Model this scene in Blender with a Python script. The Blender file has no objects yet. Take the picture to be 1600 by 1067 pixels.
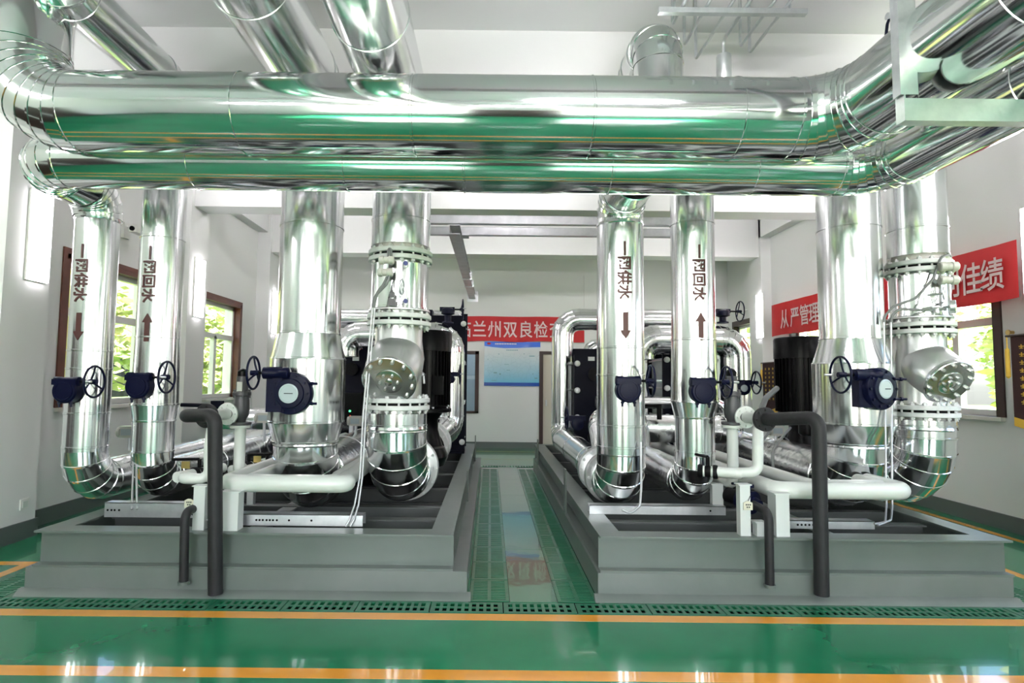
import bpy, bmesh, math, random
from mathutils import Vector, Matrix, Euler
random.seed(7)
scene = bpy.context.scene
COL = scene.collection
V = Vector
PI = math.pi

# ------------------------------------------------------------------ camera
CAM = V((0.0, 0.0, 1.55)); FPX = 920.0; PX, PY = 767.0, 533.0
PITCH = math.atan(63.0 / FPX); ROLL = 0.0105
ROT = Euler((PI / 2 + PITCH, 0, 0)).to_matrix() @ Matrix.Rotation(ROLL, 3, 'Z')
cam_d = bpy.data.cameras.new('camera'); cam = bpy.data.objects.new('camera', cam_d); COL.objects.link(cam)
cam.location = CAM; cam.rotation_euler = ROT.to_euler()
cam_d.sensor_fit = 'HORIZONTAL'; cam_d.sensor_width = 36.0; cam_d.lens = FPX / 1600 * 36.0
cam_d.shift_x = (800 - PX) / 1600.0; cam_d.clip_start = 0.05; cam_d.clip_end = 400
scene.camera = cam

def W(px, py, Y=None, Z=None, X=None):
    """the point of the room seen at a photograph position, on the plane Y=, Z= or X="""
    d = ROT @ V((px - PX, -(py - PY), -FPX))
    t = (Y - CAM.y) / d.y if Y is not None else ((Z - CAM.z) / d.z if Z is not None else (X - CAM.x) / d.x)
    return CAM + d * t

# ------------------------------------------------------------------ world, sun, daylight, exposure
scene.view_settings.view_transform = 'Standard'; scene.view_settings.look = 'None'
scene.view_settings.gamma = 1.0; scene.view_settings.use_curve_mapping = False
scene.view_settings.exposure = 0.66
wd = bpy.data.worlds.new('sky'); scene.world = wd; wd.use_nodes = True
wn = wd.node_tree; wn.nodes.clear()
wo = wn.nodes.new('ShaderNodeOutputWorld'); wb = wn.nodes.new('ShaderNodeBackground'); wsky = wn.nodes.new('ShaderNodeTexSky')
wsky.sky_type = 'NISHITA'; wsky.sun_disc = False; wsky.sun_elevation = math.radians(52); wsky.sun_rotation = math.radians(188)
wsky.air_density = 1.0; wsky.dust_density = 3.0
wb.inputs['Strength'].default_value = 0.9
wn.links.new(wsky.outputs['Color'], wb.inputs['Color']); wn.links.new(wb.outputs[0], wo.inputs[0])
sun_d = bpy.data.lights.new('sun', 'SUN'); sun_d.energy = 30.0; sun_d.angle = 0.01; sun_d.color = (1, .95, .86)
sun = bpy.data.objects.new('sun', sun_d); COL.objects.link(sun); sun.rotation_euler = (math.radians(38), math.radians(6), 0)
def daylight(name, loc, rot, sx, sy, e, col=(1, .99, .97)):
    l = bpy.data.lights.new(name, 'AREA'); l.shape = 'RECTANGLE'; l.size = sx; l.size_y = sy; l.energy = e; l.color = col
    o = bpy.data.objects.new(name, l); COL.objects.link(o); o.location = loc; o.rotation_euler = rot
    return o
YR = -4.0                       # rear wall, behind the camera
XL, XR, YB, ZC = -4.72, 5.62, 13.9, 4.90
daylight('rear_daylight', (-1.9, YR - .12, 2.3), (PI / 2, 0, 0), 2.5, 2.4, 95)
daylight('rear_daylight', (2.7, YR - .12, 2.3), (PI / 2, 0, 0), 2.5, 2.4, 95)
scene.cycles.use_denoising = True
scene.cycles.max_bounces = 8; scene.cycles.diffuse_bounces = 4; scene.cycles.glossy_bounces = 5
scene.cycles.transmission_bounces = 4; scene.cycles.transparent_max_bounces = 8
scene.cycles.caustics_reflective = False; scene.cycles.caustics_refractive = False
scene.cycles.sample_clamp_indirect = 6.0

# ------------------------------------------------------------------ materials
def mat(name, col, rough=.5, metal=0.0, spec=.5, coat=0.0, coat_r=.05, bump=None, var=None, emit=None, rvar=None):
    m = bpy.data.materials.new(name); m.use_nodes = True
    nt = m.node_tree; b = nt.nodes['Principled BSDF']
    b.inputs['Base Color'].default_value = (*col, 1); b.inputs['Roughness'].default_value = rough
    b.inputs['Metallic'].default_value = metal; b.inputs['Specular IOR Level'].default_value = spec
    b.inputs['Coat Weight'].default_value = coat; b.inputs['Coat Roughness'].default_value = coat_r
    tc = nt.nodes.new('ShaderNodeTexCoord')
    def noise(scale, detail=3, sc3=None, rough_=.5):
        n = nt.nodes.new('ShaderNodeTexNoise'); n.inputs['Scale'].default_value = scale; n.inputs['Detail'].default_value = detail
        n.inputs['Roughness'].default_value = rough_
        if sc3:
            mp = nt.nodes.new('ShaderNodeMapping'); mp.inputs['Scale'].default_value = sc3
            nt.links.new(tc.outputs['Object'], mp.inputs['Vector']); nt.links.new(mp.outputs[0], n.inputs['Vector'])
        else: nt.links.new(tc.outputs['Object'], n.inputs['Vector'])
        return n
    if bump:
        sc, st = bump[0], bump[1]; n = noise(sc, bump[2] if len(bump) > 2 else 2)
        bp = nt.nodes.new('ShaderNodeBump'); bp.inputs['Strength'].default_value = st; bp.inputs['Distance'].default_value = .01
        nt.links.new(n.outputs['Fac'], bp.inputs['Height']); nt.links.new(bp.outputs[0], b.inputs['Normal'])
        if coat: nt.links.new(bp.outputs[0], b.inputs['Coat Normal'])
    if var:                      # patchy colour: scale, second colour
        n = noise(var[0], 5, rough_=.62); r = nt.nodes.new('ShaderNodeValToRGB')
        r.color_ramp.elements[0].position = .36; r.color_ramp.elements[1].position = .68
        r.color_ramp.elements[0].color = (*col, 1); r.color_ramp.elements[1].color = (*var[1], 1)
        nt.links.new(n.outputs['Fac'], r.inputs['Fac']); nt.links.new(r.outputs['Color'], b.inputs['Base Color'])
    if rvar:
        n = noise(rvar[0], 4); r = nt.nodes.new('ShaderNodeMapRange'); r.inputs['To Min'].default_value = rvar[1]; r.inputs['To Max'].default_value = rvar[2]
        nt.links.new(n.outputs['Fac'], r.inputs['Value']); nt.links.new(r.outputs[0], b.inputs['Roughness'])
    if emit:
        b.inputs['Emission Color'].default_value = (*emit[0], 1); b.inputs['Emission Strength'].default_value = emit[1]
    return m
M = dict(
 wall=mat('white_wall_paint', (.80, .80, .79), .75, bump=(60, .03)),
 ceil=mat('white_ceiling_paint', (.88, .88, .88), .8),
 base=mat('grey_skirting_paint', (.10, .115, .11), .4),
 floor=mat('green_epoxy_floor', (.011, .16, .072), .16, spec=.4, coat=.4, coat_r=.02, bump=(1.6, .05, 3), var=(.5, (.017, .215, .10))),
 orange=mat('orange_line_paint', (.83, .34, .035), .16, coat=.8, coat_r=.03, bump=(1.6, .05, 3), var=(5, (.88, .38, .05))),
 yellow=mat('yellow_line_paint', (.62, .42, .05), .25, coat=.6),
 grate=mat('green_cast_grating', (.012, .13, .062), .28, coat=.5, coat_r=.1, bump=(25, .12), var=(6, (.02, .165, .09))),
 plate=mat('green_walkway_plate', (.022, .165, .085), .2, coat=.9, coat_r=.04, bump=(2.2, .16, 3), var=(2.5, (.05, .20, .13))),
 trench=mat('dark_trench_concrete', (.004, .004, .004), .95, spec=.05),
 steel=mat('grey_painted_steel', (.122, .150, .134), .36, bump=(30, .05), var=(3, (.142, .168, .153))),
 plinth=mat('grey_painted_plinth', (.135, .160, .146), .34, bump=(18, .07), var=(2.2, (.165, .185, .174))),
 pitb=mat('shaded_inner_steel', (.07, .078, .075), .5), pit=mat('shaded_pit_floor', (.075, .078, .078), .8),  # darkened: the shade inside the skid frames is put into these colours
 alu=mat('polished_aluminium_cladding', (.84, .845, .86), .17, 1.0, bump=(2.2, .012, 1), rvar=(4, .13, .22)),
 aluh=mat('mirror_aluminium_cladding', (.86, .865, .875), .09, 1.0, bump=(2.2, .012, 1), rvar=(3, .07, .13)),
 alue=mat('aluminium_elbow_cladding', (.85, .855, .865), .14, 1.0, bump=(6, .015, 1), rvar=(6, .10, .18)),
 foil=mat('crumpled_aluminium_foil', (.86, .86, .875), .2, 1.0, bump=(14, .55, 4), rvar=(8, .14, .32)),
 silver=mat('silver_painted_casting', (.62, .63, .63), .34, .85, bump=(70, .06)),
 coverm=mat('smooth_machined_cover', (.60, .62, .61), .2, .95, bump=(40, .03)),
 galv=mat('galvanised_steel', (.60, .62, .64), .36, .85, bump=(45, .06), var=(9, (.72, .73, .75))),
 white=mat('white_painted_flange', (.76, .78, .78), .38, var=(14, (.68, .70, .70))),
 cream=mat('white_painted_pipe', (.72, .755, .71), .30, coat=.3, coat_r=.15),
 wpost=mat('white_painted_post', (.68, .71, .69), .42),
 wool=mat('white_insulation_wool', (.75, .72, .70), .95, bump=(40, .6)),
 rubber=mat('charcoal_foam_lagging', (.016, .016, .017), .5, spec=.3, bump=(60, .12), var=(9, (.022, .022, .024))),
 black=mat('black_gloss_enamel', (.0015, .0015, .0018), .3, spec=.12),
 blackm=mat('black_matt_enamel', (.0025, .0025, .003), .55, spec=.12),
 navy=mat('dark_navy_enamel', (.0018, .0028, .020), .38, spec=.16, bump=(55, .12)),
 blue=mat('blue_handle_plastic', (.012, .025, .16), .4),
 navyp=mat('dark_blue_frame_plate', (.0018, .0024, .009), .45, spec=.1),
 brown=mat('dark_brown_stencil_paint', (.062, .013, .010), .45),
 wood=mat('dark_red_brown_wood', (.085, .022, .014), .4, bump=(8, .1), var=(6, (.12, .032, .018))),
 woodd=mat('very_dark_brown_wood', (.03, .012, .010), .4),
 upvc=mat('white_window_plastic', (.80, .79, .76), .35),
 stone=mat('cream_window_sill', (.70, .68, .62), .4),
 chan=mat('grey_zinc_channel', (.48, .49, .51), .42, .7, bump=(30, .08), var=(4, (.62, .62, .64))),
 gauge=mat('pale_gauge_face', (.46, .54, .57), .2, coat=.6),
 valveg=mat('dark_grey_cast_iron', (.065, .065, .07), .4, .3, bump=(60, .1)),
 instr=mat('pale_grey_instrument_enamel', (.55, .55, .50), .32),
 cable=mat('grey_flexible_conduit', (.17, .18, .18), .45),
 red=mat('red_banner_cloth', (.50, .008, .011), .62, bump=(20, .1)),
 cloth=mat('white_banner_print', (.80, .62, .62), .7),
 velvet=mat('dark_maroon_velvet', (.03, .008, .008), .9),
 gold=mat('gold_fringe', (.72, .45, .05), .55),
 tag=mat('cream_plastic_tag', (.66, .64, .50), .5),
 brass=mat('yellow_brass', (.60, .42, .16), .3, .9),
 brick=mat('pale_yellow_render', (.76, .62, .26), .8),
 bark=mat('tree_bark', (.12, .085, .06), .9),
 lawn=mat('sunlit_lawn', (.16, .30, .05), .9, var=(.6, (.24, .36, .08))),
 leaf=mat('green_leaves', (.24, .34, .09), .6, var=(2.0, (.50, .50, .24))),
 door=mat('cream_door_panel', (.60, .55, .47), .5),
 grey=mat('mid_grey_enamel', (.30, .31, .31), .5),
 lamp=mat('lit_lamp_diffuser', (1, 1, 1), .5, emit=((1.0, .955, 1.0), 12.0)),
 tube=mat('fill_lamp_tube', (1, 1, 1), .5, emit=((1.0, .95, .995), 150.0)),  # glow of the added fill lamps
 tubef=mat('dim_fill_lamp_tube', (1, 1, 1), .5, emit=((1.0, .95, .995), 48.0)),  # weaker glow for the other rows of added fill lamps
)
def glass_mat():
    m = bpy.data.materials.new('window_glass'); m.use_nodes = True; nt = m.node_tree; nt.nodes.clear()
    o = nt.nodes.new('ShaderNodeOutputMaterial'); mx = nt.nodes.new('ShaderNodeMixShader'); t = nt.nodes.new('ShaderNodeBsdfTransparent')
    g = nt.nodes.new('ShaderNodeBsdfGlossy'); g.inputs['Roughness'].default_value = .02; mx.inputs[0].default_value = .07
    nt.links.new(t.outputs[0], mx.inputs[1]); nt.links.new(g.outputs[0], mx.inputs[2]); nt.links.new(mx.outputs[0], o.inputs[0]); return m
M['glass'] = glass_mat()

# ------------------------------------------------------------------ mesh builder
def basis(axis):
    a = V(axis).normalized(); t = V((0, 0, 1)) if abs(a.z) < .9 else V((1, 0, 0))
    u = a.cross(t).normalized(); return a, u, a.cross(u).normalized()
class MB:
    def __init__(s): s.v = []; s.f = []
    def box(s, lo, hi, rot=None, about=None):
        x0, y0, z0 = lo; x1, y1, z1 = hi; b = len(s.v)
        for p in ((x0,y0,z0),(x1,y0,z0),(x1,y1,z0),(x0,y1,z0),(x0,y0,z1),(x1,y0,z1),(x1,y1,z1),(x0,y1,z1)):
            p = V(p)
            if rot is not None: p = rot @ (p - about) + about
            s.v.append(p)
        for q in ((0,3,2,1),(4,5,6,7),(0,1,5,4),(1,2,6,5),(2,3,7,6),(3,0,4,7)): s.f.append([b + i for i in q])
        return s
    def cbox(s, c, size, rot=None):
        c = V(c); h = V(size) / 2; return s.box(c - h, c + h, rot, c)
    def rings(s, rr, cap0=True, cap1=True, closed=False):
        n = len(rr[0]); b = len(s.v)
        for r in rr: s.v += [V(p) for p in r]
        k = len(rr)
        for i in range(k if closed else k - 1):
            i2 = (i + 1) % k
            for j in range(n):
                j2 = (j + 1) % n
                s.f.append([b + i*n + j, b + i*n + j2, b + i2*n + j2, b + i2*n + j])
        if not closed:
            if cap0: s.f.append([b + j for j in range(n)][::-1])
            if cap1: s.f.append([b + (k-1)*n + j for j in range(n)])
        return s
    def lathe(s, o, axis, prof, n=32, cap0=True, cap1=True):
        a, u, w = basis(axis); o = V(o)
        return s.rings([[o + a*t + (u*math.cos(2*PI*j/n) + w*math.sin(2*PI*j/n))*max(r, 1e-4) for j in range(n)] for r, t in prof], cap0, cap1)
    def cyl(s, p0, p1, r, r1=None, n=20, cap=True):
        p0 = V(p0); d = V(p1) - p0; return s.lathe(p0, d, [(r, 0), (r if r1 is None else r1, d.length)], n, cap, cap)
    def torus(s, c, axis, R, r, n=32, m=8):
        a, u, w = basis(axis); c = V(c); rr = []
        for i in range(n):
            t = 2*PI*i/n; d = u*math.cos(t) + w*math.sin(t)
            rr.append([c + d*(R + r*math.cos(2*PI*j/m)) + a*r*math.sin(2*PI*j/m) for j in range(m)])
        return s.rings(rr, closed=True)
    def tube(s, pts, r, n=12, R=None, cap=True, steps=6):
        pts = [V(p) for p in pts]
        path = smooth_path(pts, R, steps) if R else pts
        fr = frames(path)
        return s.rings([[p + (u*math.cos(2*PI*j/n) + w*math.sin(2*PI*j/n))*r for j in range(n)] for p, u, w in fr], cap, cap)
    def prism(s, poly, o, u, w, d, t):       # 2-D outline in the plane (u,w) at o, thickness t along d
        o = V(o); u = V(u); w = V(w); d = V(d); n = len(poly); b = len(s.v)
        for k in (0, t): s.v += [o + u*x + w*y + d*k for x, y in poly]
        s.f.append([b + i for i in range(n)][::-1]); s.f.append([b + n + i for i in range(n)])
        for i in range(n): j = (i+1) % n; s.f.append([b+i, b+j, b+n+j, b+n+i])
        return s
    def mesh(s, name, off=V((0,0,0)), ang=35):
        me = bpy.data.meshes.new(name); me.from_pydata([tuple(p - off) for p in s.v], [], s.f); me.update()
        bm = bmesh.new(); bm.from_mesh(me); bmesh.ops.recalc_face_normals(bm, faces=bm.faces); bm.to_mesh(me); bm.free()
        me.shade_smooth(); me.set_sharp_from_angle(angle=math.radians(ang)); return me
def smooth_path(pts, R, steps=6):
    out = [pts[0]]
    for i in range(1, len(pts)-1):
        p = pts[i]; a = (pts[i-1]-p); b = (pts[i+1]-p); la, lb = a.length, b.length; a.normalize(); b.normalize()
        ang = a.angle(b)
        if ang > PI - .02: out.append(p); continue
        t = min(R/math.tan(ang/2), la*.499, lb*.499); rr = t*math.tan(ang/2)
        c = p + (a+b).normalized()*(rr/math.sin(ang/2)); s0 = p + a*t - c; s1 = p + b*t - c; th = s0.angle(s1); ax = s0.cross(s1).normalized()
        for k in range(steps+1): out.append(c + Matrix.Rotation(th*k/steps, 3, ax) @ s0)
    out.append(pts[-1]); return out
def frames(path):
    n = len(path); res = []; u = None
    for i in range(n):
        t = ((path[i]-path[i-1]).normalized() if i else V((0,0,0))) + ((path[i+1]-path[i]).normalized() if i < n-1 else V((0,0,0)))
        t.normalize()
        if u is None: _, u, w = basis(t)
        else: u = (u - t*u.dot(t)).normalized(); w = t.cross(u).normalized()
        res.append((path[i], u.copy(), w.copy()))
    return res

# ------------------------------------------------------------------ objects
def wloc(o):
    l = V((0,0,0))
    while o: l = l + o.location; o = o.parent
    return l
def put(name, me, m, parent=None, loc=None):
    o = bpy.data.objects.new(name, me); COL.objects.link(o)
    if loc is not None: o.location = loc
    if parent: o.parent = parent
    if m is not None and not me.materials: me.materials.append(M[m] if isinstance(m, str) else m)
    return o
def part(name, mb, m, parent, label=None, stuff=False, ang=35):
    o = put(name, mb.mesh(name, wloc(parent), ang), m, parent)
    if label: o['label'] = label
    if stuff: o['kind'] = 'stuff'
    return o
def thing(name, label, cat, loc=(0,0,0), group=None):
    o = bpy.data.objects.new(name, None); COL.objects.link(o); o.location = loc; o.empty_display_size = .1
    o['label'] = label; o['category'] = cat
    if group: o['group'] = group
    return o
def solo(name, mb, m, label, cat, loc=(0,0,0), group=None, ang=35):
    o = put(name, mb.mesh(name, V(loc), ang), m, None, loc); o['label'] = label; o['category'] = cat
    if group: o['group'] = group
    return o
def struct(name, mb, m, parent=None, ang=35):
    o = put(name, mb.mesh(name, V((0,0,0)), ang), m, parent)
    if not parent: o['kind'] = 'structure'
    return o
def dup(root, loc, label=None, group=None):
    r = root.copy(); COL.objects.link(r); r.location = loc
    if label: r['label'] = label
    if group: r['group'] = group
    for ch in list(root.children):
        c = ch.copy(); COL.objects.link(c); c.parent = r
        for g in list(ch.children):
            d = g.copy(); COL.objects.link(d); d.parent = c
    return r
def glyphs(body, size, bold=.018, gap=1.0):
    """flat mesh (verts, faces) of a line of characters, about size tall"""
    c = bpy.data.curves.new('t', 'FONT'); c.body = body; c.size = size; c.offset = bold*size; c.space_character = gap; c.resolution_u = 3
    o = bpy.data.objects.new('t', c); COL.objects.link(o); bpy.context.view_layer.update()
    me = bpy.data.meshes.new_from_object(o); bpy.data.objects.remove(o); bpy.data.curves.remove(c)
    return me
# ------------------------------------------------------------------ the room shell
WZ0, WZ1, WZT = 1.22, 2.93, 2.30           # window bottom, top, transom
LW = [(6.46, 8.2), (9.5, 11.04), (12.5, 13.6)]
RW = [(-2.9, -1.4), (.2, 1.7), (3.35, 4.85), (6.5, 7.95), (9.4, 11.0), (12.4, 13.6)]
PIERS = [-.7, 2.5, 5.61, 8.87, 12.0]; TH = .3
XF, YJ = -6.6, 5.05                        # the hall is wider on the left beside the camera
def wall_mb(x0, x1, wins, y=YR):
    b = MB()
    for a, c in wins:
        b.box((x0, y, 0), (x1, a, ZC)); b.box((x0, a, 0), (x1, c, WZ0)); b.box((x0, a, WZ1), (x1, c, ZC)); y = c
    b.box((x0, y, 0), (x1, YB, ZC)); return b
wl = struct('wall_left', wall_mb(XL - TH, XL, LW, YJ), 'wall')
struct('wall_far_left', MB().box((XF - TH, YR, 0), (XF, YJ + .28, ZC)).box((XF, YJ, 0), (XL - TH, YJ + .28, ZC)), 'wall')
wr = struct('wall_right', wall_mb(XR, XR + TH, RW), 'wall')
PFL, PFR = XL + .26, XR - .2               # pier faces
for y in PIERS:
    if y > 5: struct('pier', MB().box((XL, y - .28, 0), (PFL, y + .28, ZC)), 'wall', wl)
    o = struct('pier', MB().box((PFR, y - .28, 0), (XR, y + .28, ZC)), 'wall', wr)
    struct('ceiling_beam', MB().box((XL, y - .2, 4.13 if y > 4 else 4.52), (XR, y + .2, ZC)), 'wall')
for nm, a, c in (('wall_beam', XL, XL + .2), ('wall_beam', XR - .2, XR)):
    struct(nm, MB().box((a, YR if a > 0 else YJ, 4.52), (c, YB, ZC)), 'wall')
ceil = struct('ceiling', MB().box((XF - TH, YR - TH, ZC), (XR + TH, YB + TH, ZC + .15)), 'ceil')
# back wall with a service hatch window and a door behind the machinery
bwx = [W(694, 600, Y=YB).x, W(748, 600, Y=YB).x]; bwz = [W(748, 645, Y=YB).z, W(748, 548, Y=YB).z]
bdx = [W(847, 620, Y=YB).x, W(847, 620, Y=YB).x + .95]; bdz = W(850, 553, Y=YB).z
b = MB(); b.box((XL, YB, 0), (bwx[0], YB + TH, ZC)); b.box((bwx[0], YB, 0), (bwx[1], YB + TH, bwz[0])); b.box((bwx[0], YB, bwz[1]), (bwx[1], YB + TH, ZC))
b.box((bwx[1], YB, 0), (bdx[0], YB + TH, ZC)); b.box((bdx[0], YB, bdz), (bdx[1], YB + TH, ZC)); b.box((bdx[1], YB, 0), (XR, YB + TH, ZC))
wbk = struct('wall_back', b, 'wall')
# rear wall behind the camera with two big glazed openings and brown doors
b = MB(); xs = [XF - TH, -3.2, -.6, 1.4, 4.0, XR]
for i in (0, 2, 4): b.box((xs[i], YR - TH, 0), (xs[i+1], YR, ZC))
for i in (1, 3): b.box((xs[i], YR - TH, 0), (xs[i+1], YR, 1.0)); b.box((xs[i], YR - TH, 3.6), (xs[i+1], YR, ZC))
wre = struct('wall_rear', b, 'wall')
# skirting
b = MB(); y = YJ
for p in [q for q in PIERS if q > 5]: b.box((XL, y, 0), (XL + .02, p - .28, .17)); b.box((XL, p - .3, 0), (PFL + .02, p + .3, .17)); y = p + .28
b.box((XL, y, 0), (XL + .02, YB, .17)); struct('baseboard_left', b, 'base')
b = MB(); y = YR
for p in PIERS: b.box((XR - .02, y, 0), (XR, p - .28, .17)); b.box((PFR - .02, p - .3, 0), (XR, p + .3, .17)); y = p + .28
b.box((XR - .02, y, 0), (XR, YB, .17)); struct('baseboard_right', b, 'base')
struct('baseboard_back', MB().box((XL, YB - .02, 0), (bdx[0] - .07, YB, .15)).box((bdx[1] + .07, YB - .02, 0), (XR, YB, .15)), 'base')

def window(n, side, y0, y1, woodn):
    s = side; f = XL if s < 0 else XR                      # interior face; s points outward
    X = lambda d: f + s * d
    def bx(b, d0, d1, a, c, z0, z1): b.box((min(X(d0), X(d1)), a, z0), (max(X(d0), X(d1)), c, z1)); return b
    b = MB()
    for a, c in ((y0, y0 + .055), (y1 - .055, y1)): bx(b, -.015, .12, a, c, WZ0, WZ1)
    bx(b, -.015, .12, y0, y1, WZ1 - .055, WZ1); bx(b, -.018, .0, y0 - .06, y0, WZ0, WZ1 + .06); bx(b, -.018, 0, y1, y1 + .03, WZ0, WZ1 + .06); bx(b, -.018, 0, y0, y1, WZ1, WZ1 + .06)
    root = struct('window_%d' % n, b, woodn)               # the wooden lining
    y0 += .055; y1 -= .055; z1 = WZ1 - .055
    b = MB()
    for a, c in ((y0, y0 + .06), (y1 - .06, y1)): bx(b, .10, .17, a, c, WZ0, z1)
    for a, c in ((WZ0, WZ0 + .07), (z1 - .06, z1)): bx(b, .10, .17, y0, y1, a, c)
    struct('window_frame', b, 'upvc', root)
    struct('transom', bx(MB(), .095, .17, y0, y1, WZT - .045, WZT + .045), 'upvc', root)
    ym = (y0 + y1) / 2
    struct('mullion', bx(MB(), .095, .17, ym - .045, ym + .045, WZ0, WZT), 'upvc', root)
    struct('window_sill', bx(MB(), -.05, .12, y0 - .1, y1 + .1, WZ0 - .045, WZ0), 'stone', root)
    for a, c, z0, zz in ((y0, ym, WZ0, WZT), (ym, y1, WZ0, WZT), (y0, y1, WZT, z1)):
        struct('pane', bx(MB(), .13, .136, a, c, z0, zz), 'glass', root)
n = 1
for a, c in LW: window(n, -1, a, c, 'wood'); n += 1
for a, c in RW: window(n, 1, a, c, 'woodd'); n += 1
# rear glazing
for x0, x1 in ((-3.2, -.6), (1.4, 4.0)):
    b = MB()
    for a, c in ((x0, x0 + .08), (x1 - .08, x1), ((x0 + x1)/2 - .04, (x0 + x1)/2 + .04)): b.box((a, YR - .1, 1.0), (c, YR, 3.6))
    for a, c in ((1.0, 1.08), (3.52, 3.6), (2.7, 2.78)): b.box((x0, YR - .1, a), (x1, YR, c))
    struct('window_%d' % n, b, 'upvc'); n += 1
d = struct('door_1', MB().box((-.5, YR, 0), (1.3, YR + .06, 2.5)), 'woodd')
for k in range(3): struct('door_%d' % (k + 3), MB().box((XF, -1.6 + k*1.9, 0), (XF + .06, .1 + k*1.9, 2.3)), 'woodd')
struct('baseboard_far_left', MB().box((XF, YR, 0), (XF + .02, YJ, .17)), 'base')
# back wall hatch and door
fr = MB()
fr.box((bwx[0], YB - .03, bwz[0]), (bwx[0] + .07, YB + .1, bwz[1])); fr.box((bwx[1] - .09, YB - .03, bwz[0]), (bwx[1], YB + .1, bwz[1]))
fr.box((bwx[0], YB - .03, bwz[1] - .08), (bwx[1], YB + .1, bwz[1])); fr.box((bwx[0], YB - .03, bwz[0]), (bwx[1], YB + .1, bwz[0] + .05))
hw = struct('window_%d' % n, fr, 'woodd'); n += 1
struct('pane', MB().box((bwx[0] + .07, YB + .03, bwz[0] + .05), (bwx[1] - .09, YB + .036, bwz[1] - .08)), 'glass', hw)
struct('wall_corridor', MB().box((bwx[0] - 1.5, YB + 1.6, 0), (bdx[1] + 1.5, YB + 1.7, 3)), 'grey')
zt = bwz[0] + (bwz[1] - bwz[0]) * .55
struct('trim_1', MB().box((bwx[0], YB + .9, zt), (bwx[1], YB + 1.0, zt + .09)), 'stone')
df = MB(); df.box((bdx[0] - .07, YB - .03, 0), (bdx[0] + .02, YB + .1, bdz)); df.box((bdx[1] - .02, YB - .03, 0), (bdx[1] + .07, YB + .1, bdz)); df.box((bdx[0] - .07, YB - .03, bdz), (bdx[1] + .07, YB + .1, bdz + .07))
dr = struct('door_2', MB().box((bdx[0] + .02, YB + .01, 0), (bdx[1] - .02, YB + .06, bdz)), 'door'); struct('door_frame', df, 'woodd', dr)
struct('door_handle', MB().box((bdx[0] + .08, YB - .05, 1.0), (bdx[0] + .11, YB + .01, 1.14)), 'galv', dr)

# ------------------------------------------------------------------ floor, lines, drains
ZF = .44                                    # top of the skid frames
lfx = [W(53, 827, Y=4.35), W(708, 837, Y=4.35)]; rfx = [W(938, 838, Y=4.35), W(1583, 843, Y=4.35)]
FY = 4.35                                   # front edge of the skid flanges
PYF, PYE = 4.345, 10.75                      # plinth front and far end
LPX = [-3.335, -.155]; RPX = [.79, 3.78]    # plinth sides
TRA = (4.072, 4.262)                         # cross drain
AL = (-.138, .152); AR = (.492, .786)          # aisle drains
SL = (-3.71, -3.42); SR = (3.82, 4.11)      # outer drains
b = MB(); T = -.04
def fl(x0, x1, y0, y1): b.box((x0, y0, T), (x1, y1, 0))
fl(XL, XR, YR, TRA[0]); fl(XF, XL, YR, YJ); fl(XL, SL[0], TRA[0], 10.85); fl(SR[1], XR, TRA[0], 10.85); fl(XL, XR, 11.07, YB + 1.6); fl(AL[1], AR[0], TRA[1], 10.85)
fl(SL[1], AL[0], TRA[1], 10.85); fl(AR[1], SR[0], TRA[1], 10.85); fl(XL, SL[1], 10.85, 11.07); fl(SR[0], XR, 10.85, 11.07)
floor = struct('floor', b, 'floor')
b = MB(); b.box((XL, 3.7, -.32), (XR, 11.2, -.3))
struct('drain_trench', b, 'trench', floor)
def fpart(name, mb, m): return part(name, mb, m, floor)
def line(x0, x1, y0, y1, m='orange'): fpart('painted_line', MB().box((x0, y0, -.001), (x1, y1, .0012)), m)
line(XF, XR, 3.95, 4.055); line(XF, XR, 3.18, 3.285)
line(-3.87, -3.78, 4.1, 4.98); line(XL + .3, -3.78, 4.98, 5.07); line(4.34, 4.43, 4.1, 10.6); line(5.33, 5.41, 4.1, 10.6)
line(-2.6, 3.6, 11.95, 12.03, 'yellow'); line(-2.6, 3.6, 13.25, 13.33, 'yellow')
def cross_panel():                           # a cast panel with two rows of slots that run away from the viewer
    b = MB(); w, dp, t = .494, .18, .007
    for y0, y1 in ((0, .022), (.08, .1), (.158, .18)): b.box((0, y0, -t), (w, y1, 0))
    for y0, y1 in ((.022, .08), (.1, .158)):
        xs = [0.0]
        for k in range(9): xs += [.032 + k*.05, .030 + k*.05 + .031]
        xs.append(w)
        for i in range(0, len(xs), 2): b.box((xs[i], y0, -t), (xs[i+1], y1, 0))
    return b.mesh('drain_grating')
def long_panel():                            # a panel with two columns of slots that run across
    b = MB(); w, dp, t = .285, .444, .007
    for x0, x1 in ((0, .024), (.13, .155), (.261, .285)): b.box((x0, 0, -t), (x1, dp, 0))
    for x0, x1 in ((.024, .13), (.155, .261)):
        ys = [0.0]
        for k in range(12): ys += [.030 + k*.034, .030 + k*.034 + .017]
        ys.append(dp)
        for i in range(0, len(ys), 2): b.box((x0, ys[i], -t), (x1, ys[i+1], 0))
    return b.mesh('drain_grating')
cm, lm = cross_panel(), long_panel()
k0 = -9
for k in range(-9, 11):
    x = -.394 + k*.502
    if XL < x < XR - .5: put('drain_grating', cm, 'grate', floor, (x, TRA[0] + .005, .002))
for k in range(0, 2): put('drain_grating', cm, 'grate', floor, (-.16 + k*.5, 10.87, .002))
for k in range(14):
    for x in (AL[0] + .003, AR[0] + .004, SL[0] + .003, SR[0] + .003): put('drain_grating', lm, 'grate', floor, (x, 4.285 + k*.4555, .002))
for k in range(5):
    y = 4.27 + k*1.31; fpart('walkway_plate', MB().box((AL[1] + .004, y, -.002), (AR[0] - .004, y + 1.305, .003)), 'plate')

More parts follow.
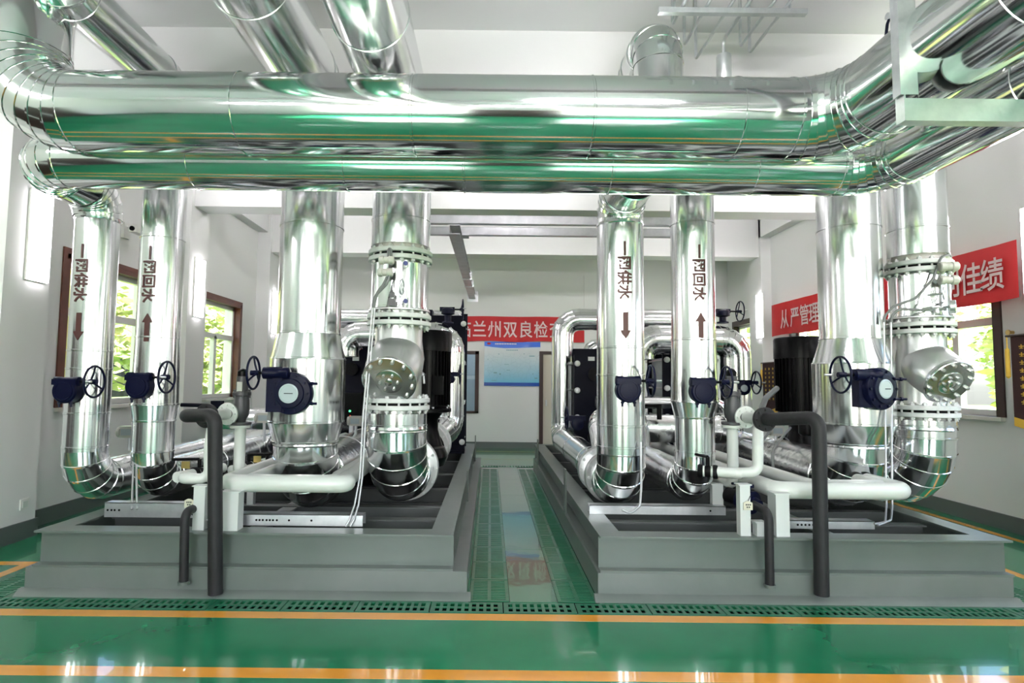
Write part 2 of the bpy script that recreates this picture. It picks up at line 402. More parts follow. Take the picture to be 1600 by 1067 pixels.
# ------------------------------------------------------------------ steel skids on concrete plinths
def ibeam(p0, p1, z0, z1, fw, t=.014, w=.012):
    """an I section from p0 to p1 (x,y), flanges fw wide"""
    b = MB(); (x0, y0), (x1, y1) = p0, p1
    if abs(x1 - x0) > abs(y1 - y0):
        for a, c, h in ((z0, z0 + t, fw/2), (z1 - t, z1, fw/2), (z0 + t, z1 - t, w/2)): b.box((x0, y0 - h, a), (x1, y0 + h, c))
    else:
        for a, c, h in ((z0, z0 + t, fw/2), (z1 - t, z1, fw/2), (z0 + t, z1 - t, w/2)): b.box((x0 - h, y0, a), (x0 + h, y1, c))
    return b
def skid(label, px, fx, crosses, longs, plates):
    x0, x1 = px; cx = (x0 + x1)/2
    r = thing('equipment_skid', label, 'skid', (cx, PYF, 0), 'steel equipment skids')
    b = MB()
    for lo, hi in (((x0, PYF, 0), (x1, PYF + .28, .185)), ((x0, PYE - .28, 0), (x1, PYE, .185)), ((x0, PYF + .28, 0), (x0 + .28, PYE - .28, .185)), ((x1 - .28, PYF + .28, 0), (x1, PYE - .28, .185))): b.box(lo, hi)
    part('plinth', b, 'plinth', r, 'grey painted concrete plinth')
    part('plinth_toe', MB().prism([(PYF - .07, 0), (PYF + .01, 0), (PYF + .01, .04), (PYF - .01, .04)], (x0 - .03, 0, 0), (0, 1, 0), (0, 0, 1), (1, 0, 0), x1 - x0 + .06), 'plinth', r)
    part('pit_floor', MB().box((x0 + .28, PYF + .28, .002), (x1 - .28, PYE - .28, .012)), 'pit', r)
    f0, f1 = fx[0].x, fx[1].x; z0 = .185; fw = .17; yb = FY + fw/2
    part('front_beam', ibeam((f0, yb), (f1, yb), z0, ZF, fw), 'steel', r)
    part('rear_beam', ibeam((f0, PYE - .12), (f1, PYE - .12), z0, ZF, fw), 'steel', r)
    for x in (f0 + fw/2, f1 - fw/2): part('side_beam', ibeam((x, yb + fw/2), (x, PYE - .2), z0, ZF - .0015, fw), 'steel', r)
    for y in crosses: part('cross_beam', ibeam((f0 + fw, y), (f1 - fw, y), z0 + .06, ZF - .04, .10), 'pitb', r)
    for x, ya, yc in longs: part('inner_beam', ibeam((x, ya), (x, yc), z0 + .05, ZF - .045, .13), 'steel', r)
    for x, y, zt in plates: part('stiffener_plate', MB().box((x - .008, y - .07, .18), (x + .008, y + .07, zt)), 'steel', r)
    return r
CROSS = [5.02, 5.5, 6.4, 7.4, 8.6, 9.7]
skid('grey steel equipment skid left of the green aisle', LPX, lfx, CROSS, [(W(440, 790, Z=.45).x, 4.55, 10.2)], [(lfx[1].x + .008, 6.9, .53), (lfx[1].x + .008, 10.3, .62)])
skid('grey steel equipment skid right of the green aisle', RPX, rfx, CROSS, [(W(1240, 800, Z=.45).x, 4.55, 10.2)], [(rfx[0].x - .008, 6.3, .64), (rfx[0].x - .008, 9.9, .60)])

# ------------------------------------------------------------------ lamps on the piers
def wall_lamp(label, x, y, s):
    y = y; r = thing('wall_lamp', label, 'lamp', (x, y, 2.95), 'lit fluorescent wall lamps')
    part('lamp_body', MB().box((min(x, x - s*.02), y - .135, 2.48), (max(x, x - s*.02), y + .135, 3.37)), 'upvc', r)
    a = x - s*.02; part('diffuser', MB().box((min(a, a - s*.025), y - .12, 2.49), (max(a, a - s*.025), y + .12, 3.36)), 'lamp', r)
LL = {5.61: 'lit white wall lamp on the nearest left pier', 8.87: 'lit white wall lamp on the middle left pier beside the window', 12.0: 'small lit wall lamp on the farthest left pier'}
RL = {5.61: 'lit white wall lamp cut by the right photo edge', 8.87: 'lit wall lamp on the right pier behind the thick pipe', 12.0: 'lit white wall lamp beside the far right window'}
for y in PIERS:
    if y > 5: wall_lamp(LL.get(y, 'lit wall lamp on the left pier %s the camera' % ('behind' if y < 0 else 'beside')), PFL, y + (.09 if y == 5.61 else 0), -1)
    wall_lamp(RL.get(y, 'lit wall lamp on the right pier %s the camera' % ('behind' if y < 0 else 'beside')), PFR, y + (.16 if y == 5.61 else -.24 if y == 12.0 else 0), 1)

def fill_lamp(label, x, y, z=4.42):  # made-up lamps out of view, added to brighten the ceiling and back wall
    tm = 'tube' if 0 < y < 5 else 'tubef'
    r = thing('fill_lamp', label, 'lamp', (x, y, z), 'added fill lamps')
    part('lamp_body', MB().box((x - .62, y - .05, z - .02), (x + .62, y + .05, z + .02)), 'upvc', r)
    part('tube', MB().cyl((x - .58, y, z + .05), (x + .58, y, z + .05), .028, n=14), tm, r, 'lit tube'); part('tube', MB().cyl((x - .58, y, z - .04), (x + .58, y, z - .04), .012, n=14), tm, r, 'lit tube')
    for k in (-.5, .5): part('hanger', MB().cyl((x + k, y, z), (x + k, y, ZC), .006, n=6), 'galv', r)
for i, (x, y) in enumerate(((-3.4, -1.8), (.4, -1.8), (4.75, -1.8), (-4.6, 2.4), (.9, 2.7), (4.7, 2.7), (-3.2, 7.4), (.3, 7.4), (3.9, 7.4), (-2.9, 9.7), (.4, 9.7), (3.8, 9.7))):
    fill_lamp('added fill tube lamp, %s row, %s' % (['rear', 'middle', 'front', 'far'][i//3], ['left', 'centre', 'right'][i % 3]), x, y, 3.75 if y < 5 else 4.4 if y < 8 else 4.6)
# ------------------------------------------------------------------ outside
g = struct('ground', MB().box((-60, -40, -.5), (XL - TH, 60, -.3)).box((XR + TH, -40, -.5), (60, 60, -.3)).box((-60, -60, -.5), (60, -40, -.3)), 'lawn')
def leaf_cloud(c, rx, rz, n, seed, size=.17):
    rnd = random.Random(seed); b = MB(); c = V(c)
    for i in range(n):
        while True:
            d = V((rnd.uniform(-1, 1), rnd.uniform(-1, 1), rnd.uniform(-1, 1)))
            if .1 < d.length < 1: break
        d = d.normalized() * (d.length ** .45)
        bump = 1 + .22*math.sin(5*d.x + seed) * math.cos(4*d.y + 2*d.z)
        p = c + V((d.x*rx, d.y*rx, d.z*rz)) * bump
        a, u, w = basis((rnd.uniform(-1, 1), rnd.uniform(-1, 1), rnd.uniform(-.2, 1.2))); s = size*rnd.uniform(.6, 1.3); k = len(b.v)
        b.v += [p - u*s, p - w*s*.45, p + u*s, p + w*s*.45]; b.f.append([k, k+1, k+2, k+3])
    return b
def tree(label, x, y, h, rx, seed, n=1500):
    r = thing('leafy_tree', label, 'tree', (x, y, -.3), 'trees outside the windows')
    part('trunk', MB().tube([(x, y, -.3), (x + .08, y, h*.35), (x - .05, y + .1, h*.7)], .09, 8), 'bark', r)
    o = part('foliage', leaf_cloud((x, y, h*.62), rx, h*.42, n, seed), 'leaf', r, stuff=True)
TL = [(-8.4, 9.0, 3.4, 1.25), (-9.6, 12.9, 4.2, 1.6), (-8.2, 16.4, 3.2, 1.2), (-9.6, 20.2, 4.6, 1.7), (-9.5, 4.5, 3.6, 1.5)]
for i, (x, y, h, rx) in enumerate(TL):
    tree(['round leafy tree outside the nearest left window', 'tall tree outside the middle left window', 'small tree outside the middle left window, farther along', 'big leafy tree outside the far left window', 'leafy tree outside the left wall beside the camera'][i], x, y, h, rx, i + 3)
TR = [(9.4, 9.0, 3.8, 1.45), (8.6, 12.6, 3.4, 1.3), (12.4, 12.4, 4.6, 1.7), (10.2, 17.0, 4.2, 1.7), (9.2, 21.5, 4.0, 1.7)]
for i, (x, y, h, rx) in enumerate(TR):
    tree(['round leafy tree outside the right window beside the strainer', 'bushy tree outside the right window beside the strainer, farther along', 'tall tree outside the right window beside the strainer, behind two others', 'leafy tree outside the far right window, nearer one', 'leafy tree outside the far right window, farther one'][i], x, y, h, rx, i + 23)
bl = thing('yellow_building', 'pale yellow building corner outside the left windows', 'building', (-13.6, 18, -.3))
part('building_wall', MB().box((-15.6, 13.2, -.3), (-12.9, 24, 5.5)), 'brick', bl)
for k in range(4):
    w = part('building_window', MB().box((-12.92, 14 + k*2, .8), (-12.87, 15.1 + k*2, 2.4)), 'upvc', bl); part('window_glass', MB().box((-12.89, 14.1 + k*2, .9), (-12.85, 15.0 + k*2, 2.3)), 'black', w)
for i, (x, y) in enumerate(((-5.9, 8.1), (-6.4, 12.2))):
    solo('porch_column', MB().box((x - .16, y - .16, -.3), (x + .16, y + .16, 4.6)).box((x - .22, y - .22, -.3), (x + .22, y + .22, .05)), 'brick', ['square pale yellow column outside the nearest left window', 'square pale yellow column outside the middle left window'][i], 'column', (x, y, -.3))
# ------------------------------------------------------------------ clad pipes: every sheet and every elbow gore is a part
def sheet(root, A, B, r, r1=None, m='alu', n=44, bead=True, name='cladding_sheet', lap=None):
    A = V(A); B = V(B); d = B - A; L = d.length; r1 = r if r1 is None else r1; b = MB()
    q = lambda t: r + (r1 - r)*t/L
    e = .0055 if bead else 0
    prof = [(r, 0), (q(L - .018), L - .018), (q(L - .015) + e, L - .015), (r1 + e, L - .003), (r1 - .002, L)] if L > .04 else [(r, 0), (r1 + e, L*.7), (r1, L)]
    b.lathe(A, d, prof, n, False, False)
    if lap is not None:                      # longitudinal lap of the sheet, towards direction lap
        a = d.normalized(); l = V(lap); l = (l - a*l.dot(a)).normalized(); t = a.cross(l)
        p0 = A + l*(r - .001); p1 = B + l*(r1 - .001); k = len(b.v)
        for p in (p0, p1): b.v += [p - t*.007, p + l*.0035 - t*.007, p + l*.0035 + t*.004, p + t*.004]
        b.f += [[k, k+1, k+5, k+4], [k+1, k+2, k+6, k+5], [k+2, k+3, k+7, k+6]]
    return part(name, b, m, root)
def elbow(root, P, a, bdir, R, r, gores=6, m='alue', n=40, r1=None):
    """a bend at corner P, arriving along -a and leaving along bdir"""
    P = V(P); a = V(a).normalized(); d = V(bdir).normalized(); ang = a.angle(d); t = R/math.tan(ang/2)
    c = P + (a + d).normalized()*(R/math.sin(ang/2)); s0 = P + a*t - c; s1 = P + d*t - c; th = s0.angle(s1); ax = s0.cross(s1).normalized()
    r1 = r if r1 is None else r1
    def ring(x, e=0):
        Rm = Matrix.Rotation(th*x, 3, ax); q = Rm @ s0; dn = q.normalized(); rr = r + (r1 - r)*x + e
        return [c + q + dn*rr*math.cos(2*PI*j/n) + ax*rr*math.sin(2*PI*j/n) for j in range(n)]
    for i in range(gores):
        x0, x1 = i/gores, (i + 1)/gores; w = .015/(th*R)
        part('elbow_gore', MB().rings([ring(x0), ring(x1 - w), ring(x1 - w*.8, .0055), ring(x1 - w*.15, .0055), ring(x1, -.001)], False, False), m, root, ang=28)
def run(root, pts, r, R, pitch=1.05, gores=6, m='alu', em='alue', cuts=None, lap=None, n=44):
    pts = [V(p) for p in pts]; k = len(pts); cuts = cuts or {}
    R = R if isinstance(R, (list, tuple)) else [R]*(k - 2)
    G = gores if isinstance(gores, (list, tuple)) else [gores]*(k - 2)
    for i in range(k - 1):
        A, B = pts[i].copy(), pts[i+1].copy(); d = (B - A).normalized()
        if i > 0: ang = (pts[i-1]-A).angle(d); A += d*(R[i-1]/math.tan(ang/2))
        if i < k - 2: ang = (-d).angle(pts[i+2]-B); B -= d*(R[i]/math.tan(ang/2))
        L = (B - A).dot(d)
        if L > .01:
            cs = [c for c in cuts[i] if 0.03 < c < L - .03] if i in cuts else [L*j/max(1, round(L/pitch)) for j in range(1, max(1, round(L/pitch)))]
            cs = [0] + cs + [L]
            for j in range(len(cs) - 1): sheet(root, A + d*cs[j], A + d*cs[j+1], r, m=m, n=n, lap=lap)
        if i < k - 2: elbow(root, pts[i+1], pts[i]-pts[i+1], pts[i+2]-pts[i+1], R[i], r, G[i], em)
DV = 5.2
# the two big headers that cross the room
Y1, Z1, r1_ = 3.98, 3.388, .272
Y2, Z2, r2_ = 4.43, 3.212, .205
XA0 = W(42, 60, Y=Y1).x; XA1 = 2.46
hd = thing('header_pipe', 'large bright aluminium-clad header pipe, upper and thicker of the two crossing the room', 'pipe', (0, Y1, Z1))
xs0 = XA0 + .42
run(hd, [(XA0, Y1, ZC), (XA0, Y1, Z1), (XA1, Y1, Z1), (XA1, YR, Z1)], r1_, [.42, .42], m='aluh', em='aluh', gores=[9, 7], cuts={1: [W(p, 180, Y=Y1).x - xs0 for p in (385, 651, 922, 1145)]}, lap=(0, -.25, -1))
XB1 = 2.98; X1 = W(145.5, 482, Y=DV).x
hd2 = thing('header_pipe', 'slimmer aluminium-clad header pipe just below the upper header', 'pipe', (0, Y2, Z2))
XB0 = X1 + .02
run(hd2, [(XB0, DV - .27, Z2), (XB0, Y2, Z2), (XB1, Y2, Z2), (XB1, YR, Z2)], r2_, [.26, .36], m='aluh', em='aluh', gores=[6, 7], cuts={1: [W(p, 260, Y=Y2).x - XB0 - .26 for p in (310, 545, 728, 953, 1173)]}, lap=(0, .25, -1))

def zf(px, y, Y): return W(px, y, Y=Y).z
def drop(name, label, px, pyr, seams, zax, R, yend, gores=5, top=None, runmat='foil', lapdir=None, root=None, tail=True):
    """a riser: seams = [(photo height, radius), ...] from the top down; then a bend back along the skid"""
    X = W(px, pyr, Y=DV).x
    r = root or thing(name, label, 'pipe', (X, DV, ZF), 'aluminium-clad riser pipes')
    zz = [(z if isinstance(z, float) and z < 10 else zf(px, z, DV - rr), rr) for z, rr in seams]
    for (za, ra), (zb, rb) in zip(zz, zz[1:]):
        sheet(r, (X, DV, za), (X, DV, zb), ra, rb, lap=lapdir if abs(ra - rb) < .03 else None)
    re = zz[-1][1]; R = min(R, zz[-1][0] - zax)
    if abs(zz[-1][0] - (zax + R)) > .005: sheet(r, (X, DV, zz[-1][0]), (X, DV, zax + R), re, bead=False)
    elbow(r, (X, DV, zax), (0, 0, 1), (0, 1, 0), R, re, gores)
    if tail:
        L = yend - DV - R; k = max(1, round(L/.95))
        for j in range(k): sheet(r, (X, DV + R + L*j/k, zax), (X, DV + R + L*(j+1)/k, zax), re, m=runmat)
    return r, X
def stencil(r, X, rad, top, bot, ayt, ayb, body, down, px):
    """characters turned on their side and an arrow, painted on the front of a riser"""
    zt, zb = zf(px, top, DV - rad), zf(px, bot, DV - rad); s = (zt - zb)/len(body)
    me = glyphs(body, s*.96, .026)
    bm = bmesh.new(); bm.from_mesh(me); bpy.data.meshes.remove(me)
    for k in range(-4, 14):
        y = k*s*.12; g = bm.verts[:] + bm.edges[:] + bm.faces[:]
        bmesh.ops.bisect_plane(bm, geom=g, plane_co=(0, y, 0), plane_no=(0, 1, 0))
    b = MB(); h = .005
    def wrap(u, z): f = u/rad; return V((X + (rad + h)*math.sin(f), DV - (rad + h)*math.cos(f), z))
    b.v = [wrap(v.co.y - s*.40, zt - v.co.x) for v in bm.verts]; bm.verts.index_update()
    b.f = [[v.index for v in f.verts] for f in bm.faces]; bm.free()
    off = wloc(r)
    mm = bpy.data.meshes.new('lettering'); mm.from_pydata([tuple(p - off) for p in b.v], [], b.f)
    o = put('lettering', mm, 'brown', r); o['label'] = 'dark brown stencilled characters'
    z0, z1 = zf(px, ayt, DV - rad), zf(px, ayb, DV - rad)
    if not down: z0, z1 = z1, z0
    w, hw, hl = .021, .046, (z1 - z0)*.32
    out = []
    def strip(za, zb, wa, wb):
        rows = 5; cols = 6; k = len(bb.v)
        for i in range(rows + 1):
            t = i/rows; ww = wa + (wb - wa)*t; z = za + (zb - za)*t
            for j in range(cols + 1): bb.v.append(wrap(-ww + 2*ww*j/cols, z))
        for i in range(rows):
            for j in range(cols): q = k + i*(cols+1) + j; bb.f.append([q, q+1, q+cols+2, q+cols+1])
    bb = MB(); strip(z0, z1 - hl, w, w); strip(z1 - hl, z1, hw, .001)
    part('flow_arrow', bb, 'brown', r, 'dark brown painted flow arrow')
# risers 1 and 2 (left), 5 and 6 (right)
p1, X1 = drop('supply_riser', 'leftmost riser pipe with a downward arrow, slim and clad in aluminium', 145.5, 482, [(2.94, .173), (548, .173), (577, .174), (648, .176), (702, .178)], .63, .285, 9.2)
elbow(p1, (X1, DV, Z2), (0, 0, -1), (0, -1, 0), .24, .190, 6, r1=.2)
sheet(p1, (X1, DV, Z2 - .22), (X1, DV, 2.94), .185, .173)
stencil(p1, X1, .173, 380, 475, 488, 531, '一网供水', True, 126)
ZP2 = 4.22
p2, X2 = drop('return_riser', 'slim riser pipe with an upward arrow, second from the left window wall', 249.5, 480, [(ZP2 - .24, .178), (368, .178), (527, .178), (634, .189), (660, .168), (709, .168)], .66, .275, 9.0)
run(p2, [(X2, DV, ZP2 - .24), (X2, DV, ZP2), (X2, 3.72, ZP2), (X2, 3.72, ZC)], .178, [.24, .24], gores=5)
stencil(p2, X2, .178, 383, 476, 489, 533, '一网回水', False, 233)
p5, X5 = drop('supply_riser', 'slim riser pipe with a downward arrow at the right edge of the aisle', 969, 450, [(2.94, .205), (543, .205), (587, .206), (668, .207), (702, .208)], .66, .27, 9.4, tail=False)
elbow(p5, (X5, DV, Z2), (0, 0, -1), (0, -1, 0), .24, .205, 6, r1=.2)
sheet(p5, (X5, DV, Z2 - .24), (X5, DV, 2.94), .205)
sheet(p5, (X5, DV - .24, Z2), (X5, Y2 + .18, Z2), .2)
stencil(p5, X5, .205, 376, 471, 487, 529, '一网供水', True, 977)
ZP6 = 3.72; ZD = 4.29
p6, X6 = drop('return_riser', 'slim riser pipe with an upward arrow on the right skid', 1081.8, 400, [(ZP6 - .25, .188), (344, .188), (530, .188), (629, .200), (655, .167), (709, .167)], .665, .265, 8.6)
XD = W(1028, 80, Y=4.5).x
run(p6, [(X6, DV, ZP6 - .25), (X6, DV, ZP6), (XD, DV, ZP6), (XD, DV, ZD), (XD, 4.5, ZD), (XD, 4.5, Z2 + .19)], .19, [.2, .2, .24, .24], gores=4)
stencil(p6, X6, .188, 381, 473, 488, 531, '一网回水', False, 1092)
# risers 3 and 7: thick, with a swollen middle
ZP3 = 4.17
p3, X3 = drop('suction_riser', 'thick riser pipe with a swollen middle and gearbox on the left skid', 486, 430, [(ZP3 - .4, .272), (345, .272), (519, .272), (560, .322), (663, .322), (695, .272), (699, .27)], .665, .32, 7.6, 6, lapdir=(.06, -1, 0))
run(p3, [(X3, DV, ZP3 - .4), (X3, DV, ZP3), (X3, YR, ZP3)], .272, .4, lap=(.25, 0, -1))
p7, X7 = drop('suction_riser', 'thick riser pipe with a swollen middle and gearbox on the right skid', 1327, 425, [(4.03 - .4, .252), (349, .252), (527, .252), (567, .318), (666, .318), (698, .252), (702, .25)], .70, .32, 7.8, 6, lapdir=(-.2, -1, 0))
run(p7, [(X7, DV, 4.03 - .4), (X7, DV, 4.03), (X7, YR, 4.03)], .252, .4, lap=(.25, 0, -1))
# risers 4 and 8: flanged, with a strainer
def flange_pair(root, X, Y, z, R, gap=.022, t=.04, bolts=16):
    for zz, nm in ((z + gap/2, 'flange'), (z - gap/2 - t, 'flange')):
        part(nm, MB().lathe((X, Y, zz), (0, 0, 1), [(R - .006, 0), (R, .005), (R, t - .005), (R - .006, t)], 48), 'white', root)
    part('gasket', MB().cyl((X, Y, z - gap/2 - .001), (X, Y, z + gap/2 + .001), R - .035, n=40), 'blackm', root)
    b = MB()
    for k in range(bolts):
        a = 2*PI*(k + .5)/bolts; x, y = X + (R - .03)*math.cos(a), Y + (R - .03)*math.sin(a)
        b.cyl((x, y, z - gap/2 - t - .034), (x, y, z + gap/2 + t + .03), .0085, n=8)
        b.cyl((x, y, z + gap/2 + t - .001), (x, y, z + gap/2 + t + .018), .019, n=6); b.cyl((x, y, z - gap/2 - t - .018), (x, y, z - gap/2 - t + .001), .019, n=6)
    part('flange_bolts', b, 'white', root, stuff=True)
def flanged(label, px, pyr, rc, ys, ztop, zax, R, rf, slabel, axis, yend, kl=1.0):
    X = W(px, pyr, Y=DV).x; y_end, y_f1, y_m0, y_m1, y_f2, y_f3, y_c0 = [zf(px, y, DV - rc) for y in ys]
    zF1, zF2, zF3 = [zf(px, ys[i], DV - rf) for i in (1, 4, 5)]
    r = thing('discharge_riser', label, 'pipe', (X, DV, ZF), 'aluminium-clad riser pipes')
    run(r, [(X, DV, y_end), (X, DV, ztop), (X, YR, ztop)], rc, .4, cuts={0: [.25, .95]}, lap=(.25, 0, -1))
    part('end_cap_ring', MB().lathe((X, DV, y_end), (0, 0, 1), [(rc - .05, 0), (rc + .003, 0), (rc + .003, .012), (rc - .05, .012)], 44, False, False), 'alu', r)
    part('insulation_wool', MB().lathe((X, DV, zF1 + .02), (0, 0, 1), [(rc*.82, 0), (rc*.86, (y_end - zF1)*.5), (rc*.84, y_end - zF1)], 40), 'wool', r)
    flange_pair(r, X, DV, zF1, rf)
    sheet(r, (X, DV, y_m0), (X, DV, y_m1), rc*.985, m='alue', lap=(.3, -1, 0))
    part('end_cap_ring', MB().lathe((X, DV, y_m1 - .002), (0, 0, -1), [(rc + .012, 0), (rc + .012, .014), (rc*.7, .014)], 44, True, False), 'galv', r)
    flange_pair(r, X, DV, zF2, rf)
    flange_pair(r, X, DV, zF3, rf)
    for za, zb in ((zF1 - .05, y_m0 + .0), (y_m1, zF2 + .05), (zF3 - .04, y_c0)): part('neck', MB().cyl((X, DV, za), (X, DV, zb), rc*.8, n=36), 'silver', r)
    zs = [zf(px, y, DV - rc) for y in (ys[6], 668, 674)]
    for a, c in zip(zs, zs[1:]): sheet(r, (X, DV, a), (X, DV, c), rc*1.0)
    if zs[-1] - zax - R > .01: sheet(r, (X, DV, zs[-1]), (X, DV, zax + R), rc)
    elbow(r, (X, DV, zax), (0, 0, 1), (0, 1, 0), R, rc, 6)
    sheet(r, (X, DV + R, zax), (X, yend, zax), rc, bead=False, m='alue')
    for k in (0, 1):
        part('flange', MB().lathe((X, yend + k*.055, zax), (0, 1, 0), [(rc + .05, 0), (rc + .055, .006), (rc + .055, .04), (rc + .05, .046)], 40), 'silver', r)
    b = MB()
    for k in range(14):
        a = 2*PI*k/14; x, z = X + (rc + .03)*math.cos(a), zax + (rc + .03)*math.sin(a); b.cyl((x, yend - .03, z), (x, yend + .13, z), .014, n=6)
    part('flange_bolts', b, 'white', r, stuff=True)
    # the strainer between the second and third flange pair
    s = thing('y_strainer', slabel, 'strainer', (X, DV, zF3 + .05), 'silver strainers')
    za, zb = zF2 - .05, zF3 + .05; h = za - zb; zm = (za + zb)/2 + .06; rb = rc*.80
    part('body', MB().lathe((X, DV, zb), (0, 0, 1), [(rb*1.02, 0), (rb, .04), (rb*1.0, h*.3), (rb*1.1, h*.55), (rb*1.0, h*.8), (rb, h)], 40), 'silver', s)
    a = V(axis).normalized(); o = V((X, DV, zm)); L = .40
    part('branch', MB().lathe(o - a*.1, a, [(rb*.6, -.06), (rb*.92, .03*kl), (rb*1.10, .14*kl), (rb*1.17, .25*kl), (rb*1.14, .36*kl), (rb*1.05, .45*kl), (rb*1.0, .475*kl)], 40), 'silver', s)
    c0 = o + a*(.475*kl - .103)
    part('branch_flange', MB().lathe(c0, a, [(rb*1.0, -.01), (rb*1.08, -.004), (rb*1.08, .016), (rb*1.0, .016)], 40), 'silver', s)
    cv = part('cover', MB().lathe(c0, a, [(rb*1.10, .018), (rb*1.10, .038), (rb*1.07, .043), (rb*.55, .043), (rb*.54, .052), (rb*.50, .054), (.03, .054), (.03, .066), (.02, .07)], 44), 'coverm', s, 'smooth round bolted cover')
    _, u, w = basis(a); b = MB()
    for k in range(12):
        t = 2*PI*(k + .5)/12; q = c0 + (u*math.cos(t) + w*math.sin(t))*rb*.94; b.cyl(q + a*.04, q + a*.062, .0165, n=6); b.cyl(q + a*.06, q + a*.07, .009, n=8)
    for k in range(6):
        t = 2*PI*k/6; q = c0 + (u*math.cos(t) + w*math.sin(t))*rb*.36; b.cyl(q + a*.052, q + a*.07, .011, n=6)
    part('cover_bolts', b, 'silver', cv, stuff=True)
    return r, X
p4, X4 = flanged('flanged riser pipe with strainer and long thin conduit, nearest the aisle on the left skid', 626, 400, .258, (377, 392, 407, 479, 496, 632, 647), 3.95, .70, .41, .282,
    'silver strainer with round bolted cover facing the aisle on the left skid', (-.05, -.83, -.56), 5.82)
p8, X8 = flanged('flanged riser pipe with strainer and curved cables near the right wall', 1432, 357, .232, (393, 411, 425, 491, 509, 643, 657), 4.0, .72, .38, .26,
    'silver strainer with round bolted cover turned towards the right window', (.08, -.82, -.52), 5.8, .82)

# ------------------------------------------------------------------ supports under the bends
def posts(specs):
    for label, x, y, zt in specs:
        r = thing('pipe_support', label, 'support', (x, y, ZF), 'white supports under the pipe bends')
        part('post', MB().box((x - .045, y - .045, ZF), (x + .045, y + .045, zt)), 'wpost', r)
        part('foot_plate', MB().box((x - .08, y - .06, ZF - .003), (x + .08, y + .06, ZF + .01)), 'wpost', r)
# ------------------------------------------------------------------ gearboxes with handwheels
def handwheel(root, c, axis, R, m='navy', side=1):
    c = V(c); a, u, w = basis(axis)
    hw = part('handwheel', MB().torus(c, a, R, .0095, 36, 8), m, root)
    part('hub', MB().cyl(c - a*.045, c + a*.02, .022, n=14), m, hw)
    for k in range(3):
        t = 2*PI*k/3 + .5; d = u*math.cos(t) + w*math.sin(t); part('spoke', MB().tube([c - a*.03 + d*.01, c - a*.012 + d*R*.5, c + d*R], .0075, 6), m, hw)
    part('grip', MB().tube([c + u*R*.9 + a*.0, c + u*R*.9 + a*.055], .009, 8), 'galv', hw)
    return hw
def gear_small(label, px, py, rp, X, group='small worm gearboxes on the risers', k=1.0, wdx=.225):
    Yc = DV - rp - .075; c = W(px, py, Y=Yc)
    r = thing('valve_gearbox', label, 'valve gearbox', c, group)
    part('housing', MB().lathe(c + V((0, -.055, 0)), (0, 1, 0), [(.07, 0), (.094, .003), (.104, .016), (.104, .09), (.094, .1), (.07, .112)], 36), 'navy', r)
    part('housing_rib', MB().torus(c + V((0, -.054, 0)), (0, 1, 0), .074, .006, 28, 6), 'navy', r)
    part('worm_housing', MB().lathe(c + V((-.105, -.01, .078)), (1, 0, 0), [(.03, 0), (.04, .006), (.04, .05), (.036, .056), (.036, .16), (.04, .166), (.04, .205), (.026, .212)], 20), 'navy', r)
    part('worm_cover', MB().box(c + V((-.1, -.058, .05)), c + V((.1, .03, .098))), 'navy', r)
    z = c.z + .078
    part('shaft', MB().cyl((c.x + .1, c.y - .01, z), (c.x + wdx, c.y - .01, z), .011, n=10), 'black', r)
    for s in (-1, 1): part('lock_bolt', MB().cyl(c + V((s*.05, -.02, -.135)), c + V((s*.05, -.02, -.08)), .009, n=8).cyl(c + V((s*.05, -.02, -.112)), c + V((s*.05, -.02, -.095)), .016, n=6), 'navy', r)
    part('mounting_neck', MB().cyl(c + V((0, .05, 0)), V((c.x, DV - rp*math.cos(math.asin(max(-.95, min(.95, (c.x - X)/rp)))) + .01, c.z)), .055, n=20), 'navy', r)
    handwheel(r, (c.x + wdx, c.y - .01, z), (1, 0, 0), .13)
    return r
gear_small('navy gearbox with handwheel on the leftmost riser', 106, 610, .174, X1)
gear_small('navy gearbox with handwheel on the left riser with an upward arrow', 219, 603, .18, X2)
gear_small('navy gearbox with handwheel on the riser beside the aisle', 981, 609, .206, X5, wdx=.19)
gear_small('navy gearbox with handwheel on the right riser with an upward arrow', 1097, 611, .19, X6, wdx=.20)
